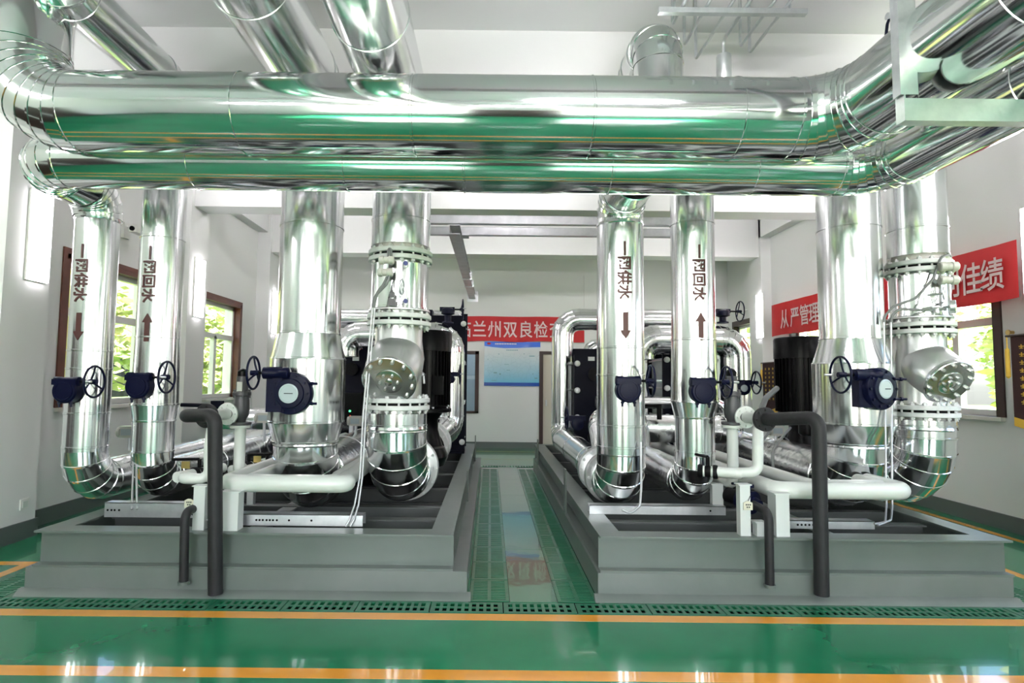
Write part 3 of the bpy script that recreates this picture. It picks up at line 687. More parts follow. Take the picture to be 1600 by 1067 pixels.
def gear_big(label, px, py, rp, X, wx, wy, ang):
    Yc = DV - rp - .09; c = W(px, py, Y=Yc)
    r = thing('gauge_gearbox', label, 'valve gearbox', c, 'large worm gearboxes with gauges')
    a = V((math.sin(ang), -math.cos(ang), 0))
    h = part('housing', MB().lathe(c - a*.06, a, [(.13, 0), (.165, .005), (.172, .02), (.172, .085), (.165, .1), (.12, .108), (.115, .122), (.085, .124)], 44), 'navy', r)
    part('dial', MB().lathe(c + a*.058, a, [(.078, 0), (.078, .01), (.066, .013), (.064, .010), (.01, .010)], 36), 'gauge', r, 'pale round indicator dial')
    u = a.cross(V((0, 0, 1))).normalized(); q = c + a*.07
    part('needle', MB().box(q - V((.035, .002, .003)), q + V((.035, .002, .003))), 'black', r)
    b = MB()
    for k in range(10):
        t = 2*PI*k/10; p = c + a*.044 + (u*math.cos(t) + V((0, 0, 1))*math.sin(t))*.145; b.cyl(p, p + a*.012, .011, n=6)
    part('housing_bolts', b, 'navy', h, stuff=True)
    wc = W(wx, wy, Y=Yc - .04); z = wc.z
    part('worm_housing', MB().lathe((c.x - .22, wc.y, z), (1, 0, 0), [(.03, 0), (.048, .008), (.048, .08), (.042, .09), (.042, .16), (.048, .17), (.048, .21), (.03, .22)], 22), 'navy', r)
    part('side_plate', MB().box((c.x - .185, Yc - .05, c.z - .15), (c.x - .06, Yc + .05, z + .05)), 'navy', r)
    part('shaft', MB().cyl((wc.x, wc.y, z), (c.x - .2, wc.y, z), .013, n=10), 'black', r)
    for zz in (-.08, .08): part('stop_bolt', MB().cyl((c.x + .12, Yc - .02, c.z + zz), (c.x + .215, Yc - .02, c.z + zz), .01, n=8).cyl((c.x + .165, Yc - .02, c.z + zz), (c.x + .18, Yc - .02, c.z + zz), .018, n=6), 'navy', r)
    part('mounting_neck', MB().cyl((c.x, Yc + .04, c.z), (c.x, DV - rp*.86, c.z), .1, n=24), 'navy', r)
    handwheel(r, (wc.x, wc.y, z), (-1, 0, 0), .13 if px < 800 else .145)
gear_big('large navy gearbox with pale dial on the swollen left riser', 455, 614, .322, X3, 396, 582, 0)
gear_big('large navy gearbox with pale dial on the swollen right riser', 1372, 607, .318, X7, 1313, 585, .35)

# ------------------------------------------------------------------ instruments on the flanged risers
def instruments(label, rp, base, pxs, blue):
    """base = point on the riser wall; heads stacked in front of it"""
    r = thing('flow_transmitter', label, 'transmitter', base, 'transmitters on the flanged risers')
    ux = V((1, 0, 0))
    for i, (px, py, Y, L, rr) in enumerate(pxs['heads']):
        c = W(px, py, Y=Y); d = V(pxs['dir']).normalized()
        h = part('transmitter_head', MB().lathe(c - d*L/2, d, [(rr*.8, 0), (rr, .008), (rr, L*.3), (rr*.82, L*.34), (rr*.82, L*.62), (rr, L*.66), (rr, L - .008), (rr*.8, L)], 24), 'instr', r)
        part('mounting_stem', MB().cyl(c, (c.x + d.x*.0 + pxs['in'][0], c.y + pxs['in'][1], c.z), .014, n=10), 'galv', r)
    for (px, py, Y) in pxs['valves']:
        c = W(px, py, Y=Y); e = c + V(pxs['in'])*.8
        v = part('needle_valve', MB().cyl(e, c, .013, n=10).cyl(c + (e - c)*.25 - V((0, 0, .03)), c + (e - c)*.25 + V((0, 0, .03)), .02, n=12), 'galv', r)
        part('valve_handle', MB().cyl(c, c + (c - e).normalized()*.012, .019, n=12), blue, v)
    for (px, py, Y, R) in pxs['wheels']:
        c = W(px, py, Y=Y); part('small_handwheel', MB().torus(c, pxs['wax'], R, .006, 24, 6).cyl(c, c + V(pxs['in'])*.9, .01, n=8).tube([c + V((0, 0, R)), c - V((0, 0, R))], .004, 6), 'galv', r)
    for pts in pxs['cables']:
        part('flexible_cable', MB().tube(smooth_path([W(*p[:2], Y=p[2]) for p in pts], .08, 6), .0105, 10), 'cable', r)
    return r
ya = DV - .258 - .09
instruments('grey transmitter with small valves on the flanged riser by the aisle', .258, (X4 - .1, DV - .27, 2.4),
    dict(heads=[(604, 406, ya, .125, .036), (602, 425, ya, .125, .036)], dir=(1, 0, 0), valves=[(634, 411, ya - .0), (634, 470, ya)], wheels=[(628, 448, ya, .062)], wax=(1, -.15, 0), **{'in': (-.0, .11, 0)},
         cables=[[(609, 424, ya), (606, 442, ya - .03), (586, 462, ya - .01), (582, 480, ya)], [(605, 432, ya), (598, 446, ya - .02), (590, 455, ya - .01), (584, 480, ya)], [(611, 402, ya), (611, 388, ya - .02), (607, 388, ya), (606, 410, ya)]]), 'blue')
solo('instrument_box', MB().cbox(W(613, 472, Y=ya), (.055, .06, .06)).cbox(W(613, 460, Y=ya), (.04, .05, .04)).cyl(W(613, 472, Y=ya), W(613, 472, Y=ya) + V((0, .12, 0)), .012, n=8), 'valveg', 'small dark instrument block below the transmitter on the aisle-side flanged riser', 'instrument', W(613, 472, Y=ya))
yb = DV - .31; yc = DV - .10
instruments('pale transmitters with curved cables on the flanged riser near the right wall', .232, (X8 + .2, DV - .1, 2.4),
    dict(heads=[(1482, 416, yb, .145, .04), (1482, 437, yb, .145, .04)], dir=(1, -.15, 0), valves=[(1475, 482, yb)], wheels=[(1475, 458, yb, .05)], wax=(.7, -.7, 0), **{'in': (-.12, .2, 0)},
         cables=[[(1486, 410, yc), (1485, 396, yc - .05), (1470, 402, yc - .16), (1458, 435, yc - .2), (1430, 466, yc - .2), (1396, 478, yc - .18), (1382, 494, yc - .16), (1381, 505, yc - .16)],
                 [(1487, 446, yc), (1484, 462, yc - .06), (1465, 478, yc - .15), (1440, 484, yc - .2), (1405, 482, yc - .2), (1394, 492, yc - .17), (1392, 505, yc - .16)]]), 'galv')
c = W(1487, 479, Y=yb)
g = thing('pressure_gauge', 'round silver pressure gauge beside the strainer near the right wall', 'gauge', c)
part('case', MB().lathe(c - V((.02, .0, 0)), (.8, -.6, 0), [(.05, 0), (.056, .005), (.056, .04), (.05, .045)], 28), 'galv', g); part('glass', MB().lathe(c - V((.02, 0, 0)) + V((.8, -.6, 0))*.045, (.8, -.6, 0), [(.047, 0), (.02, .004)], 24), 'gauge', g)
part('stem', MB().cyl(c, c + V((-.2, .06, 0)), .012, n=8), 'galv', g)
def conduit(label, pxs, r=.0075, Rb=.06):
    o = solo('steel_conduit', MB().tube(smooth_path([W(p[0], p[1], Y=p[2]) for p in pxs], Rb, 6), r, 10), 'chan', label, 'conduit', W(pxs[-1][0], pxs[-1][1], Y=pxs[-1][2]), 'thin steel conduits')
conduit('thin bright conduit running down beside the aisle-side strainer, outer one', [(582, 478, 4.85), (568, 640, 4.80), (562, 745, 4.66), (554, 788, 4.6), (546, 812, 4.54), (540, 822, 4.52)])
conduit('thin bright conduit running down beside the aisle-side strainer, inner one', [(586, 478, 4.86), (572, 640, 4.81), (566, 745, 4.67), (560, 788, 4.61), (553, 812, 4.55), (547, 822, 4.53)])
conduit('thin steel conduit beside the right strainer, left one', [(1381, 503, 4.88), (1383, 640, 4.86), (1385, 790, 4.7), (1383, 815, 4.55), (1366, 818, 4.52)])
conduit('thin steel conduit beside the right strainer, right one', [(1392, 503, 4.88), (1393, 640, 4.86), (1394, 790, 4.7), (1392, 812, 4.58), (1372, 820, 4.5)])
conduit('thin conduit hanging behind the left riser with an upward arrow', [(206, 640, 5.55), (208, 735, 5.0), (206, 795, 4.78)], .008)
conduit('second thin conduit hanging behind the left riser with an upward arrow', [(212, 650, 5.55), (213, 735, 5.0), (214, 795, 4.78)], .008)
conduit('thin conduit curving under the riser beside the aisle', [(1001, 690, 5.0), (1002, 760, 4.86), (1000, 790, 4.78), (985, 802, 4.74), (972, 796, 4.74)], .009)

# ------------------------------------------------------------------ galvanised channels lying on the skids
def channel(label, px0, px1, Y, zb, h, dp, holes):
    Y = W((px0 + px1)/2, Y, Z=zb).y
    x0, x1 = W(px0, 800, Y=Y).x, W(px1, 800, Y=Y).x
    r = thing('steel_channel', label, 'channel', ((x0 + x1)/2, Y, zb), 'galvanised channels on the skids')
    part('channel', MB().box((x0, Y, zb), (x1, Y + .005, zb + h)).box((x0, Y, zb + h - .005), (x1, Y + dp, zb + h)).box((x0, Y + dp - .005, zb), (x1, Y + dp, zb + h)), 'galv', r)
    b = MB()
    for p in holes: q = W(p, 800, Y=Y); b.cyl((q.x, Y - .0012, zb + h*.48), (q.x, Y + .001, zb + h*.48), .0085, n=10)  # black discs painted for the shade inside the open holes
    if holes: part('bolt_hole_discs', b, 'blackm', r, stuff=True)
channel('bright galvanised channel under the two leftmost risers', 163, 312, 808, ZF, .115, .09, (168, 174, 179, 186))
channel('perforated galvanised channel in front of the swollen left riser', 358, 567, 821, ZF, .085, .11, (401, 406, 411, 417, 422, 427, 433, 452, 487))
channel('galvanised channel under the aisle-side risers of the right skid', 921, 1134, 803.5, ZF, .075, .1, (1110,))
channel('perforated galvanised channel in front of the swollen right riser', 1232, 1366, 826, ZF, .062, .1, (1246, 1252, 1258, 1264, 1270))

# ------------------------------------------------------------------ white painted pipework
def wpipe(label, pts, r, R=.09, group='white painted pipes', name='white_pipe', m='cream', cat='pipe'):
    o = solo(name, MB().tube(smooth_path([V(p) for p in pts], R, 8), r, 20), m, label, cat, pts[-1], group)
    return o
def uline(label, pxl, pxr, py, Y, r, ybl, right):
    a = W(pxl, py, Y=Y); c = W(pxr, py, Y=Y); z = (a.z + c.z)/2
    pts = [(a.x, ybl, z), (a.x, Y, z), (c.x, Y, z)] + [(p[0] if p[0] is not None else c.x, p[1], z + p[2]) for p in right]
    wpipe(label, pts, r, .085)
uline('white painted pipe looping in front of the swollen left riser, outer one', 352, 545, 755, 4.52, .065, 8.2, [(-1.135, 4.7, 0), (-1.15, 7.0, 0)])
uline('white painted pipe looping in front of the swollen left riser, inner one', 388, 524, 752, 4.68, .056, 8.0, [(-1.245, 4.9, .0), (-1.245, 6.6, 0)])
uline('white painted pipe looping in front of the swollen right riser, outer one', 1212, 1416, 766, 4.52, .065, 8.2, [(None, 4.98, 0)])
uline('white painted pipe looping in front of the swollen right riser, inner one', 1268, 1380, 760, 4.68, .056, 8.0, [(None, 5.0, 0)])
def wpost(label, px0, px1, ytop, Y, dp=.1):
    a, c = W(px0, ytop, Y=Y), W(px1, ytop, Y=Y); zt = (a.z + c.z)/2
    r = thing('white_post', label, 'post', ((a.x + c.x)/2, Y, ZF), 'white square posts on the skid fronts')
    part('post', MB().box((a.x, Y, ZF), (c.x, Y + dp, zt)), 'wpost', r)
    part('saddle', MB().box((a.x - .012, Y - .006, zt), (c.x + .012, Y + dp + .006, zt + .008)), 'wpost', r)
wpost('wide white square post beside the tall charcoal pipe, left skid', 347, 373, 769, 4.40)
wpost('slim white post left of the tall charcoal pipe, left skid', 303, 321, 760, 4.41, .07)
wpost('stubby white block behind the tall charcoal pipe, left skid', 326, 336, 812, 4.40, .08)
wpost('wide white square post under the white loop, right skid', 1212, 1233, 772, 4.40, .13)
wpost('slim white post with hanging tag, right skid', 1156, 1172, 758, 4.41, .07)
wpost('stubby white block beside the short charcoal pipe, right skid', 1183, 1196, 817, 4.40, .08)
wpost('white post standing further back on the left skid', 387, 397, 735, 5.3, .06)
wpost('white post standing further back on the right skid', 1113, 1130, 757, 5.16, .06)

def safety_valve(label, px, Yv, out_px, out_py, sgn):
    c = W(px, 663, Y=Yv)
    r = thing('safety_valve', label, 'valve', c, 'dark safety valves')
    z = lambda y: zf(px, y, Yv) - c.z
    part('base_flange', MB().lathe(c, (0, 0, 1), [(.085, 0), (.088, .004), (.088, .022), (.05, .024)], 28), 'valveg', r)
    part('body', MB().lathe(c, (0, 0, 1), [(.04, .02), (.045, .05), (.062, .08), (.066, z(640)), (.062, z(625)), (.055, z(618)), (.075, z(617)), (.075, z(612)), (.05, z(610)), (.05, z(604))], 28), 'valveg', r)
    part('bonnet', MB().lathe(c, (0, 0, 1), [(.048, z(606)), (.05, z(600)), (.046, z(588)), (.036, z(586))], 24), 'valveg', r)
    part('cap', MB().lathe(c, (0, 0, 1), [(.042, z(590)), (.042, z(580)), (.03, z(577)), (.012, z(575))], 20), 'black', r)
    part('name_plate', MB().box(c + V((-.022, -.055, z(614))), c + V((.022, -.045, z(596)))), 'instr', r)
    b = MB()
    for k in range(6):
        t = 2*PI*k/6; b.cyl(c + V((.068*math.cos(t), .068*math.sin(t), z(621))), c + V((.068*math.cos(t), .068*math.sin(t), z(608))), .008, n=6)
    part('bonnet_bolts', b, 'valveg', r, stuff=True)
    o = W(out_px, out_py, Y=Yv - .04); d = V((sgn*.85, -.5, 0)).normalized(); zz = o.z
    part('outlet', MB().cyl((c.x, c.y, zz), V((c.x, c.y, zz)) + d*.12, .05, n=20), 'valveg', r)
    return V((c.x, c.y, zz)) + d*.10, d, c
def disc_flange(root, c, d, R, t, m, bolts=8):
    f = part('flange', MB().lathe(c, d, [(R - .004, 0), (R, .004), (R, t - .004), (R - .004, t)], 32), m, root)
    a, u, w = basis(d); b = MB()
    for k in range(bolts):
        q = c + (u*math.cos(2*PI*k/bolts) + w*math.sin(2*PI*k/bolts))*R*.78; b.cyl(q - a*.012, q + a*(t + .012), .009, n=6)
    part('flange_bolts', b, m, f, stuff=True)
def relief(label_valve, label_w, label_d, px, opx, opy, sgn, fpx, fpy, dark, wp, inlet, side):
    q, d, c = safety_valve(label_valve, px, 5.05, opx, opy, sgn)
    f = W(fpx, fpy, Y=4.70); dd = (f - q); dd.z = 0; L = dd.length; dd.normalize()
    r = thing('relief_line', label_w, 'pipe', q, 'white relief lines')
    disc_flange(r, q, dd, .094, .022, 'cream')
    part('outlet_pipe', MB().cyl(q + dd*.02, q + dd*(L - .03), .046, n=24), 'cream', r)
    part('drain_pipe', MB().tube(smooth_path([q + dd*(L - .1)] + [W(*p[:2], Y=p[2]) for p in wp], .07, 8), .041, 20), 'cream', r)
    k = thing('discharge_pipe', label_d, 'pipe', W(dark[-1][0], dark[-1][1], Y=dark[-1][2]), 'charcoal lagged drain pipes')
    e = q + dd*(L - .028); disc_flange(k, e, dd, .096, .034, 'rubber')
    part('pipe', MB().tube(smooth_path([e + dd*.03] + [W(p[0], p[1], Y=p[2]) for p in dark], .075, 8), .05, 24), 'rubber', k)
    # inlet below
    i = thing('relief_inlet', 'white inlet pipe standing under the safety valve, %s skid' % side, 'pipe', c, 'white relief inlets')
    part('flange', MB().lathe(c - V((0, 0, .026)), (0, 0, 1), [(.084, 0), (.086, .004), (.086, .02), (.08, .024)], 28), 'cream', i)
    part('pipe', MB().tube(smooth_path([c - V((0, 0, .02))] + [V(p) for p in inlet(c)], .08, 8), .046, 20), 'cream', i)
relief('dark safety valve with black cap on the left skid', 'white relief pipe with bolted flange on the left skid', 'tall charcoal lagged pipe bending down in front of the left skid', 376, 372, 646, -1, 322, 641,
    [(288, 649, 4.42), (336, 648, 4.285), (336.5, 927, 4.285)], [(327, 700, 4.66), (327, 748, 4.66), (286, 747, 4.62), (297, 742, 5.1)], lambda c: [(c.x, c.y, c.z - .42), (c.x + .1, c.y + .6, c.z - .42), (c.x + .12, 7.2, c.z - .42)], 'left')
relief('dark safety valve with black cap on the right skid', 'white relief pipe with bolted flange on the right skid', 'tall charcoal lagged pipe bending down in front of the right skid', 1144, 1158, 651, 1, 1196, 653,
    [(1279, 652, 4.285), (1284, 929, 4.285)], [(1184, 700, 4.66), (1184, 738, 4.66), (1140, 738, 4.66), (1112, 736, 4.72)], lambda c: [(c.x, c.y, c.z - .5), (c.x, 6.6, c.z - .5)], 'right')
def shortdrain(label, vlabel, tlabel, pts, vc, vdir, tagp):
    P = [W(p[0], p[1], Y=p[2]) for p in pts]
    k = thing('drain_pipe', label, 'pipe', P[-1], 'short charcoal drain pipes')
    part('pipe', MB().tube(smooth_path(P, .07, 8), .031, 20), 'rubber', k)
    part('clip', MB().cyl(P[-1] + V((0, 0, .0)), P[-1] + V((0, 0, .02)), .04, n=18), 'steel', k)
    c = W(*vc[:2], Y=vc[2]); d = V(vdir).normalized()
    v = thing('drain_valve', vlabel, 'valve', c, 'dark drain valves')
    part('body', MB().lathe(c - d*.05, d, [(.05, -.03), (.085, -.025), (.088, 0), (.07, .004), (.07, .06), (.088, .064), (.088, .09), (.05, .095), (.036, .15)], 30), 'navy', v)
    part('neck', MB().cyl(c, c + V((0, 0, .13)), .02, n=12).box(c + V((-.03, -.03, .11)), c + V((.03, .03, .135))), 'navy', v)
    part('lever', MB().tube([c + V((0, 0, .135)), c + V((-.16 if vc[0] > 800 else .02, -.08, .15))], .01, 8), 'navyp', v)
    part('tail_pipe', MB().cyl(c - d*.06, c - d*.2, .06, n=18), 'blackm', v)
    t = W(*tagp[:2], Y=tagp[2]); g = thing('name_tag', tlabel, 'tag', t, 'cream tags on the drain valves')
    part('tag_plate', MB().prism([(-.033, -.03), (.033, -.03), (.033, .022), (.01, .034), (-.01, .034), (-.033, .022)], t, (1, 0, 0), (0, 0, 1), (0, 1, 0), .006), 'tag', g)
    part('tag_print', MB().box(t + V((-.018, -.0015, .004)), t + V((-.008, 0, .014))).box(t + V((-.004, -.0015, .004)), t + V((.006, 0, .014))).box(t + V((.01, -.0015, .004)), t + V((.02, 0, .014))).box(t + V((-.012, -.0015, -.014)), t + V((-.002, 0, -.004))).box(t + V((.003, -.0015, -.014)), t + V((.013, 0, -.004))), 'valveg', g)
    part('tag_wire', MB().tube(smooth_path([t + V((0, .003, .03)), t + V((.02, .01, .07)), c + V((0, -.02, .1))], .02, 4), .0025, 6), 'black', g)
shortdrain('short charcoal drain pipe curving out of the left skid', 'navy drain valve behind the tall charcoal pipe, left skid', 'cream hanging tag on the left skid drain valve', [(312, 790, 4.52), (289, 800, 4.295), (287, 912, 4.295)], (320, 792, 4.62), (-.45, -.85, -.1), (295, 786, 4.46))
shortdrain('short charcoal drain pipe curving out of the right skid', 'navy drain valve behind the slim white post, right skid', 'cream hanging tag on the slim white post, right skid', [(1178, 788, 4.54), (1201, 800, 4.295), (1203, 917, 4.295)], (1170, 783, 4.64), (.45, -.85, -.1), (1169, 790, 4.395))
def ball_valve(label, px, py, Y, d, lv, tagc=True, tail=.3):
    c = W(px, py, Y=Y); d = V(d).normalized(); r = thing('ball_valve', label, 'valve', c, 'black ball valves')
    part('body', MB().lathe(c - d*.075, d, [(.05, 0), (.055, .01), (.055, .035), (.04, .04), (.048, .075), (.04, .11), (.055, .115), (.055, .14), (.05, .15)], 24), 'blackm', r)
    part('stem', MB().cyl(c, c + V((0, 0, .115)), .015, n=10), 'black', r)
    part('lever', MB().tube([c + V((0, 0, .115)), c + V(lv) + V((0, 0, .115))], .0125, 8), 'black', r)
    if tagc: part('brass_tag', MB().cbox(c + V(lv)*.45 + V((0, -.02, .07)), (.07, .004, .06)), 'brass', r)
    part('connector', MB().cyl(c - d*.25, c + d*tail, .043, n=18), 'cream', r)
ball_valve('black ball valve with lever beside the white elbow, left skid', 311, 738, 5.05, (.25, 1, 0), (-.21, -.05, 0))
ball_valve('black ball valve with lever, nearer of two left of the swollen left riser', 388, 728, 5.6, (.2, 1, 0), (.2, 0, 0))
ball_valve('black ball valve with lever, farther of two left of the swollen left riser', 417, 727, 5.7, (.3, 1, 0), (.16, 0, 0), False)
ball_valve('black ball valve at the end of the white elbow, right skid', 1106, 736, 4.74, (-.9, .4, 0), (-.04, .16, 0), False, .07)

# ------------------------------------------------------------------ hangers and racks
yb_ = 3.02
bx0, bx1 = W(1401, 70, Y=yb_).x, W(1451, 70, Y=yb_).x; zb0, zb1 = W(1430, 186, Y=yb_).z, W(1430, 147, Y=yb_).z
hg = thing('pipe_hanger', 'grey galvanised hanger frame around the header pipes at the upper right', 'hanger', (bx0, yb_, zb0))
part('post', MB().box((bx0 + .02, yb_, zb1), (bx0 + .10, yb_ + .008, ZC)).box((bx0 + .012, yb_, zb1), (bx0 + .02, yb_ + .06, ZC)).box((bx0 + .10, yb_, zb1), (bx0 + .106, yb_ + .012, ZC)).prism([(.10, 0), (.145, .05), (.141, .054), (.098, .006)], (bx0, yb_, zb1), (1, 0, 0), (0, 1, 0), (0, 0, 1), ZC - zb1), 'galv', hg)
part('beam', MB().box((bx0 + .035, yb_, zb0), (3.25, yb_ + .008, zb1 - .02)).box((bx0 + .035, yb_, zb0 - .006), (3.25, yb_ + .065, zb0)).box((bx0 + .035, yb_ + .058, zb0), (3.25, yb_ + .065, zb1)), 'galv', hg)
part('end_plate', MB().box((bx0 + .028, yb_ - .002, zb0 - .006), (bx0 + .036, yb_ + .066, zb1 + .01)), 'galv', hg)
c = W(1391, 25, Y=3.45)
vv = thing('vent_cock', 'tiny vent cock with dark lever on the upper header near the hanger', 'valve', c)
part('stem', MB().cyl(c, c + V((.16, .05, 0)), .012, n=8).cyl(c - V((.02, 0, 0)), c + V((.02, 0, 0)), .022, n=10), 'galv', vv); part('lever', MB().tube([c, c + V((-.02, 0, -.05)), c + V((-.03, 0, -.12))], .009, 8), 'navyp', vv)
# cable tray between the high right pipes
t0 = W(1530, 128, Y=3.6)
ct = thing('cable_tray', 'short perforated cable tray between the high pipes at the upper right', 'cable tray', t0)
part('tray_bottom', MB().box((t0.x - .02, 3.1, t0.z), (t0.x + .16, 5.0, t0.z + .006)), 'galv', ct); part('tray_side', MB().box((t0.x - .022, 3.1, t0.z), (t0.x - .017, 5.0, t0.z + .05)), 'galv', ct); part('tray_side', MB().box((t0.x + .157, 3.1, t0.z), (t0.x + .162, 5.0, t0.z + .05)), 'galv', ct)
# ceiling rack with impulse pipes
ys_ = 4.18; ra, rb_ = W(1030, 14, Y=ys_), W(1262, 14, Y=ys_); zr = ra.z
rk = thing('ceiling_rack', 'galvanised strut rack hung from the ceiling above the upper header', 'rack', (ra.x, ys_, zr))
for y in (ys_ - .2, ys_): part('strut', MB().box((ra.x, y, zr - .02), (rb_.x, y + .045, zr + .02)).box((ra.x, y + .008, zr + .02), (rb_.x, y + .037, zr + .024)), 'galv', rk)
for x in (ra.x + .12, rb_.x - .12): part('hanger_rod', MB().cyl((x, ys_ + .02, zr), (x, ys_ + .02, ZC), .008, n=8).cyl((x, ys_ - .18, zr), (x, ys_ - .18, ZC), .008, n=8), 'galv', rk)
labs = ['thin impulse pipe on the ceiling rack, first from the left', 'thin impulse pipe on the ceiling rack, second from the left', 'thin impulse pipe on the ceiling rack, third from the left', 'thin pipe on the ceiling rack ending in a capsule vent', 'thin impulse pipe on the ceiling rack, fifth from the left', 'thin impulse pipe on the ceiling rack, rightmost']
for i, (pa, pb) in enumerate((((1056, 30), (1051, 38)), ((1093, 22), (1073, 70)), ((1128, 22), (1091, 92)), ((1157, 22), (1131, 62)), ((1192, 22), (1159, 72)), ((1218, 22), (1172, 82)))):
    zz = zr + .04; a = W(*pa, Z=zz); b_ = W(*pb, Z=zz); x = (a.x + b_.x)/2
    if i == 3:
        cp = thing('vent_pipe', labs[i], 'pipe', (x, b_.y, zz), 'thin pipes on the ceiling rack')
        part('pipe', MB().tube(smooth_path([V((x, 3.6, zz)), V((x, b_.y, zz)), V((x, b_.y, zz - .28))], .05, 5), .014, 10), 'galv', cp)
        q = V((x, b_.y, W(1131, 85, Y=b_.y).z)); L = q.z - W(1131, 127, Y=b_.y).z
        part('capsule', MB().lathe(q, (0, 0, -1), [(.02, -.01), (.055, .008), (.058, .02), (.058, L - .02), (.05, L - .004), (.02, L)], 24), 'galv', cp)
    else:
        solo('impulse_pipe', MB().tube(smooth_path([V((x, 3.6, zz)), V((x, b_.y, zz)), V((x, b_.y, ZC))], .03, 5), .013, 10), 'galv', labs[i], 'pipe', (x, b_.y, zz), 'thin pipes on the ceiling rack')
# two cross channels and a long one under the beams
zc_ = 3.68
for lab, py, y in (('grey cross channel under the ceiling beams, upper one in the photo', 343, 7.8), ('grey cross channel under the ceiling beams, lower one in the photo', 361, 8.35)):
    x0, x1 = W(640, py, Y=y).x, W(1075, py, Y=y).x; z = W(850, py, Y=y).z
    ch = thing('cross_channel', lab, 'channel', ((x0 + x1)/2, y, z), 'grey channels under the ceiling')
    part('channel', MB().box((x0, y, z - .055), (x1, y + .006, z + .055)).box((x0, y, z - .06), (x1, y + .09, z - .052)).box((x0, y, z + .05), (x1, y + .09, z + .057)), 'chan', ch)
    for x in (x0 + .15, x1 - .2): part('hanger_rod', MB().cyl((x, y + .05, z), (x, y + .05, ZC), .01, n=8), 'galv', ch)
xa, xb = W(712, 380, Y=8.1), W(738, 452, Y=YB)
lc = thing('long_channel', 'long grey channel running from the cross channels to the back wall', 'channel', (xb.x, YB, xb.z))
d = V((xb.x - xa.x, YB - 7.9, 0)); zl = W(850, 361, Y=8.35).z - .075
part('channel', MB().prism([(-.075, -.13), (.075, -.13), (.075, -.118), (-.062, -.118), (-.062, -.012), (.075, -.012), (.075, 0), (-.075, 0)], (xa.x, 7.75, zl), (1, 0, 0), (0, 0, 1), d.normalized(), d.length + .15), 'chan', lc)
for t in (.55, .7): p = V((xa.x, 7.9, zl)) + d*t; part('clamp', MB().box(p + V((-.09, -.03, -.145)), p + V((.1, .03, .01))), 'galv', lc)
part('end_plate', MB().box((xb.x - .12, YB - .012, zl - .2), (xb.x + .14, YB, zl + .05)), 'galv', lc)
for nm, x in (('clip', xa.x - .1), ('clip', xa.x + .07)): part(nm, MB().box((x, 8.3, zl - .005), (x + .1, 8.5, zl + .02)), 'chan', lc)
# ------------------------------------------------------------------ pumps
def pump(label, X, Yp, zax, mx, mt, mc, mb_, mr):
    """vertical in-line pump: motor heights given as photo rows at the motor's place"""
    zt, zc2, zb = [W(mx, y, Y=Yp).z for y in (mt, mc, mb_)]; xm = W(mx, mt, Y=Yp).x
    r = thing('inline_pump', label, 'pump', (xm, Yp, ZF), 'black in-line pumps')
    part('motor_cap', MB().lathe((xm, Yp, zc2), (0, 0, 1), [(mr, 0), (mr, zt - zc2 - .03), (mr - .012, zt - zc2 - .006), (mr - .03, zt - zc2)], 48), 'black', r)
    b = MB().cyl((xm, Yp, zb), (xm, Yp, zc2), mr - .035, n=40)
    for k in range(36):
        t = 2*PI*k/36; d = V((math.cos(t), math.sin(t), 0)); s = V((-d.y, d.x, 0))*.004; p = V((xm, Yp, 0)) + d*(mr - .04); q = V((xm, Yp, 0)) + d*(mr - .008); n0 = len(b.v)
        for z in (zb + .02, zc2): b.v += [V((*(p - s).xy, z)), V((*(q - s).xy, z)), V((*(q + s).xy, z)), V((*(p + s).xy, z))]
        b.f += [[n0 + i for i in qd] for qd in ((0, 1, 5, 4), (1, 2, 6, 5), (2, 3, 7, 6), (4, 5, 6, 7))]
    part('motor_body', b, 'black', r)
    part('terminal_box', MB().box((xm + mr*.35, Yp - mr*1.05, zb + (zc2 - zb)*.22), (xm + mr*.75, Yp - mr*.7, zb + (zc2 - zb)*.55)), 'black', r)
    part('motor_flange', MB().lathe((xm, Yp, zb - .07), (0, 0, 1), [(mr*.85, 0), (mr*1.02, .01), (mr*1.02, .045), (mr*.9, .07)], 40), 'black', r)
    b = MB()
    for k in range(8):
        t = 2*PI*(k + .5)/8; q = V((xm + mr*.94*math.cos(t), Yp + mr*.94*math.sin(t), zb - .03)); b.cyl(q, q + V((0, 0, .03)), .014, n=6)
    part('flange_bolts', b, 'galv', r, stuff=True)
    part('bearing_stool', MB().lathe((xm, Yp, zax + .1), (0, 0, 1), [(.2, 0), (.17, .1), (.14, .2), (.14, zb - zax - .25), (.2, zb - zax - .16)], 32), 'black', r)
    part('volute', MB().lathe((X, Yp, zax - .15), (0, 0, 1), [(.2, 0), (.3, .05), (.34, .15), (.3, .25), (.18, .32)], 36), 'black', r)
    part('suction_nozzle', MB().lathe((X, 5.94, zax), (0, 1, 0), [(.255, 0), (.262, .005), (.262, .035), (.2, .05), (.17, .3), (.2, Yp - 6.1)], 36), 'black', r)
    part('discharge_nozzle', MB().lathe((X, Yp + .2, zax), (0, 1, 0), [(.2, 0), (.17, .25), (.2, .42), (.25, .44), (.25, .48)], 32), 'black', r)
    part('pedestal', MB().box((X - .16, Yp - .16, ZF), (X + .16, Yp + .16, zax - .14)), 'blackm', r)
    return r
pump('black vertical pump motor behind the strainer beside the aisle', X4, 6.8, .70, 668, 517, 549, 634, .285)
pump('black vertical pump motor behind the swollen right riser', X8, 6.8, .72, 1250, 527, 560, 645, .285)
c = W(655, 580, Y=6.45); solo('drain_cock', MB().cyl(c, c + V((.06, -.03, -.04)), .02, n=10).cyl(c + V((.05, -.02, -.03)), c + V((.06, -.03, -.13)), .012, n=8), 'galv', 'small bright cock on the motor beside the aisle', 'valve', c)

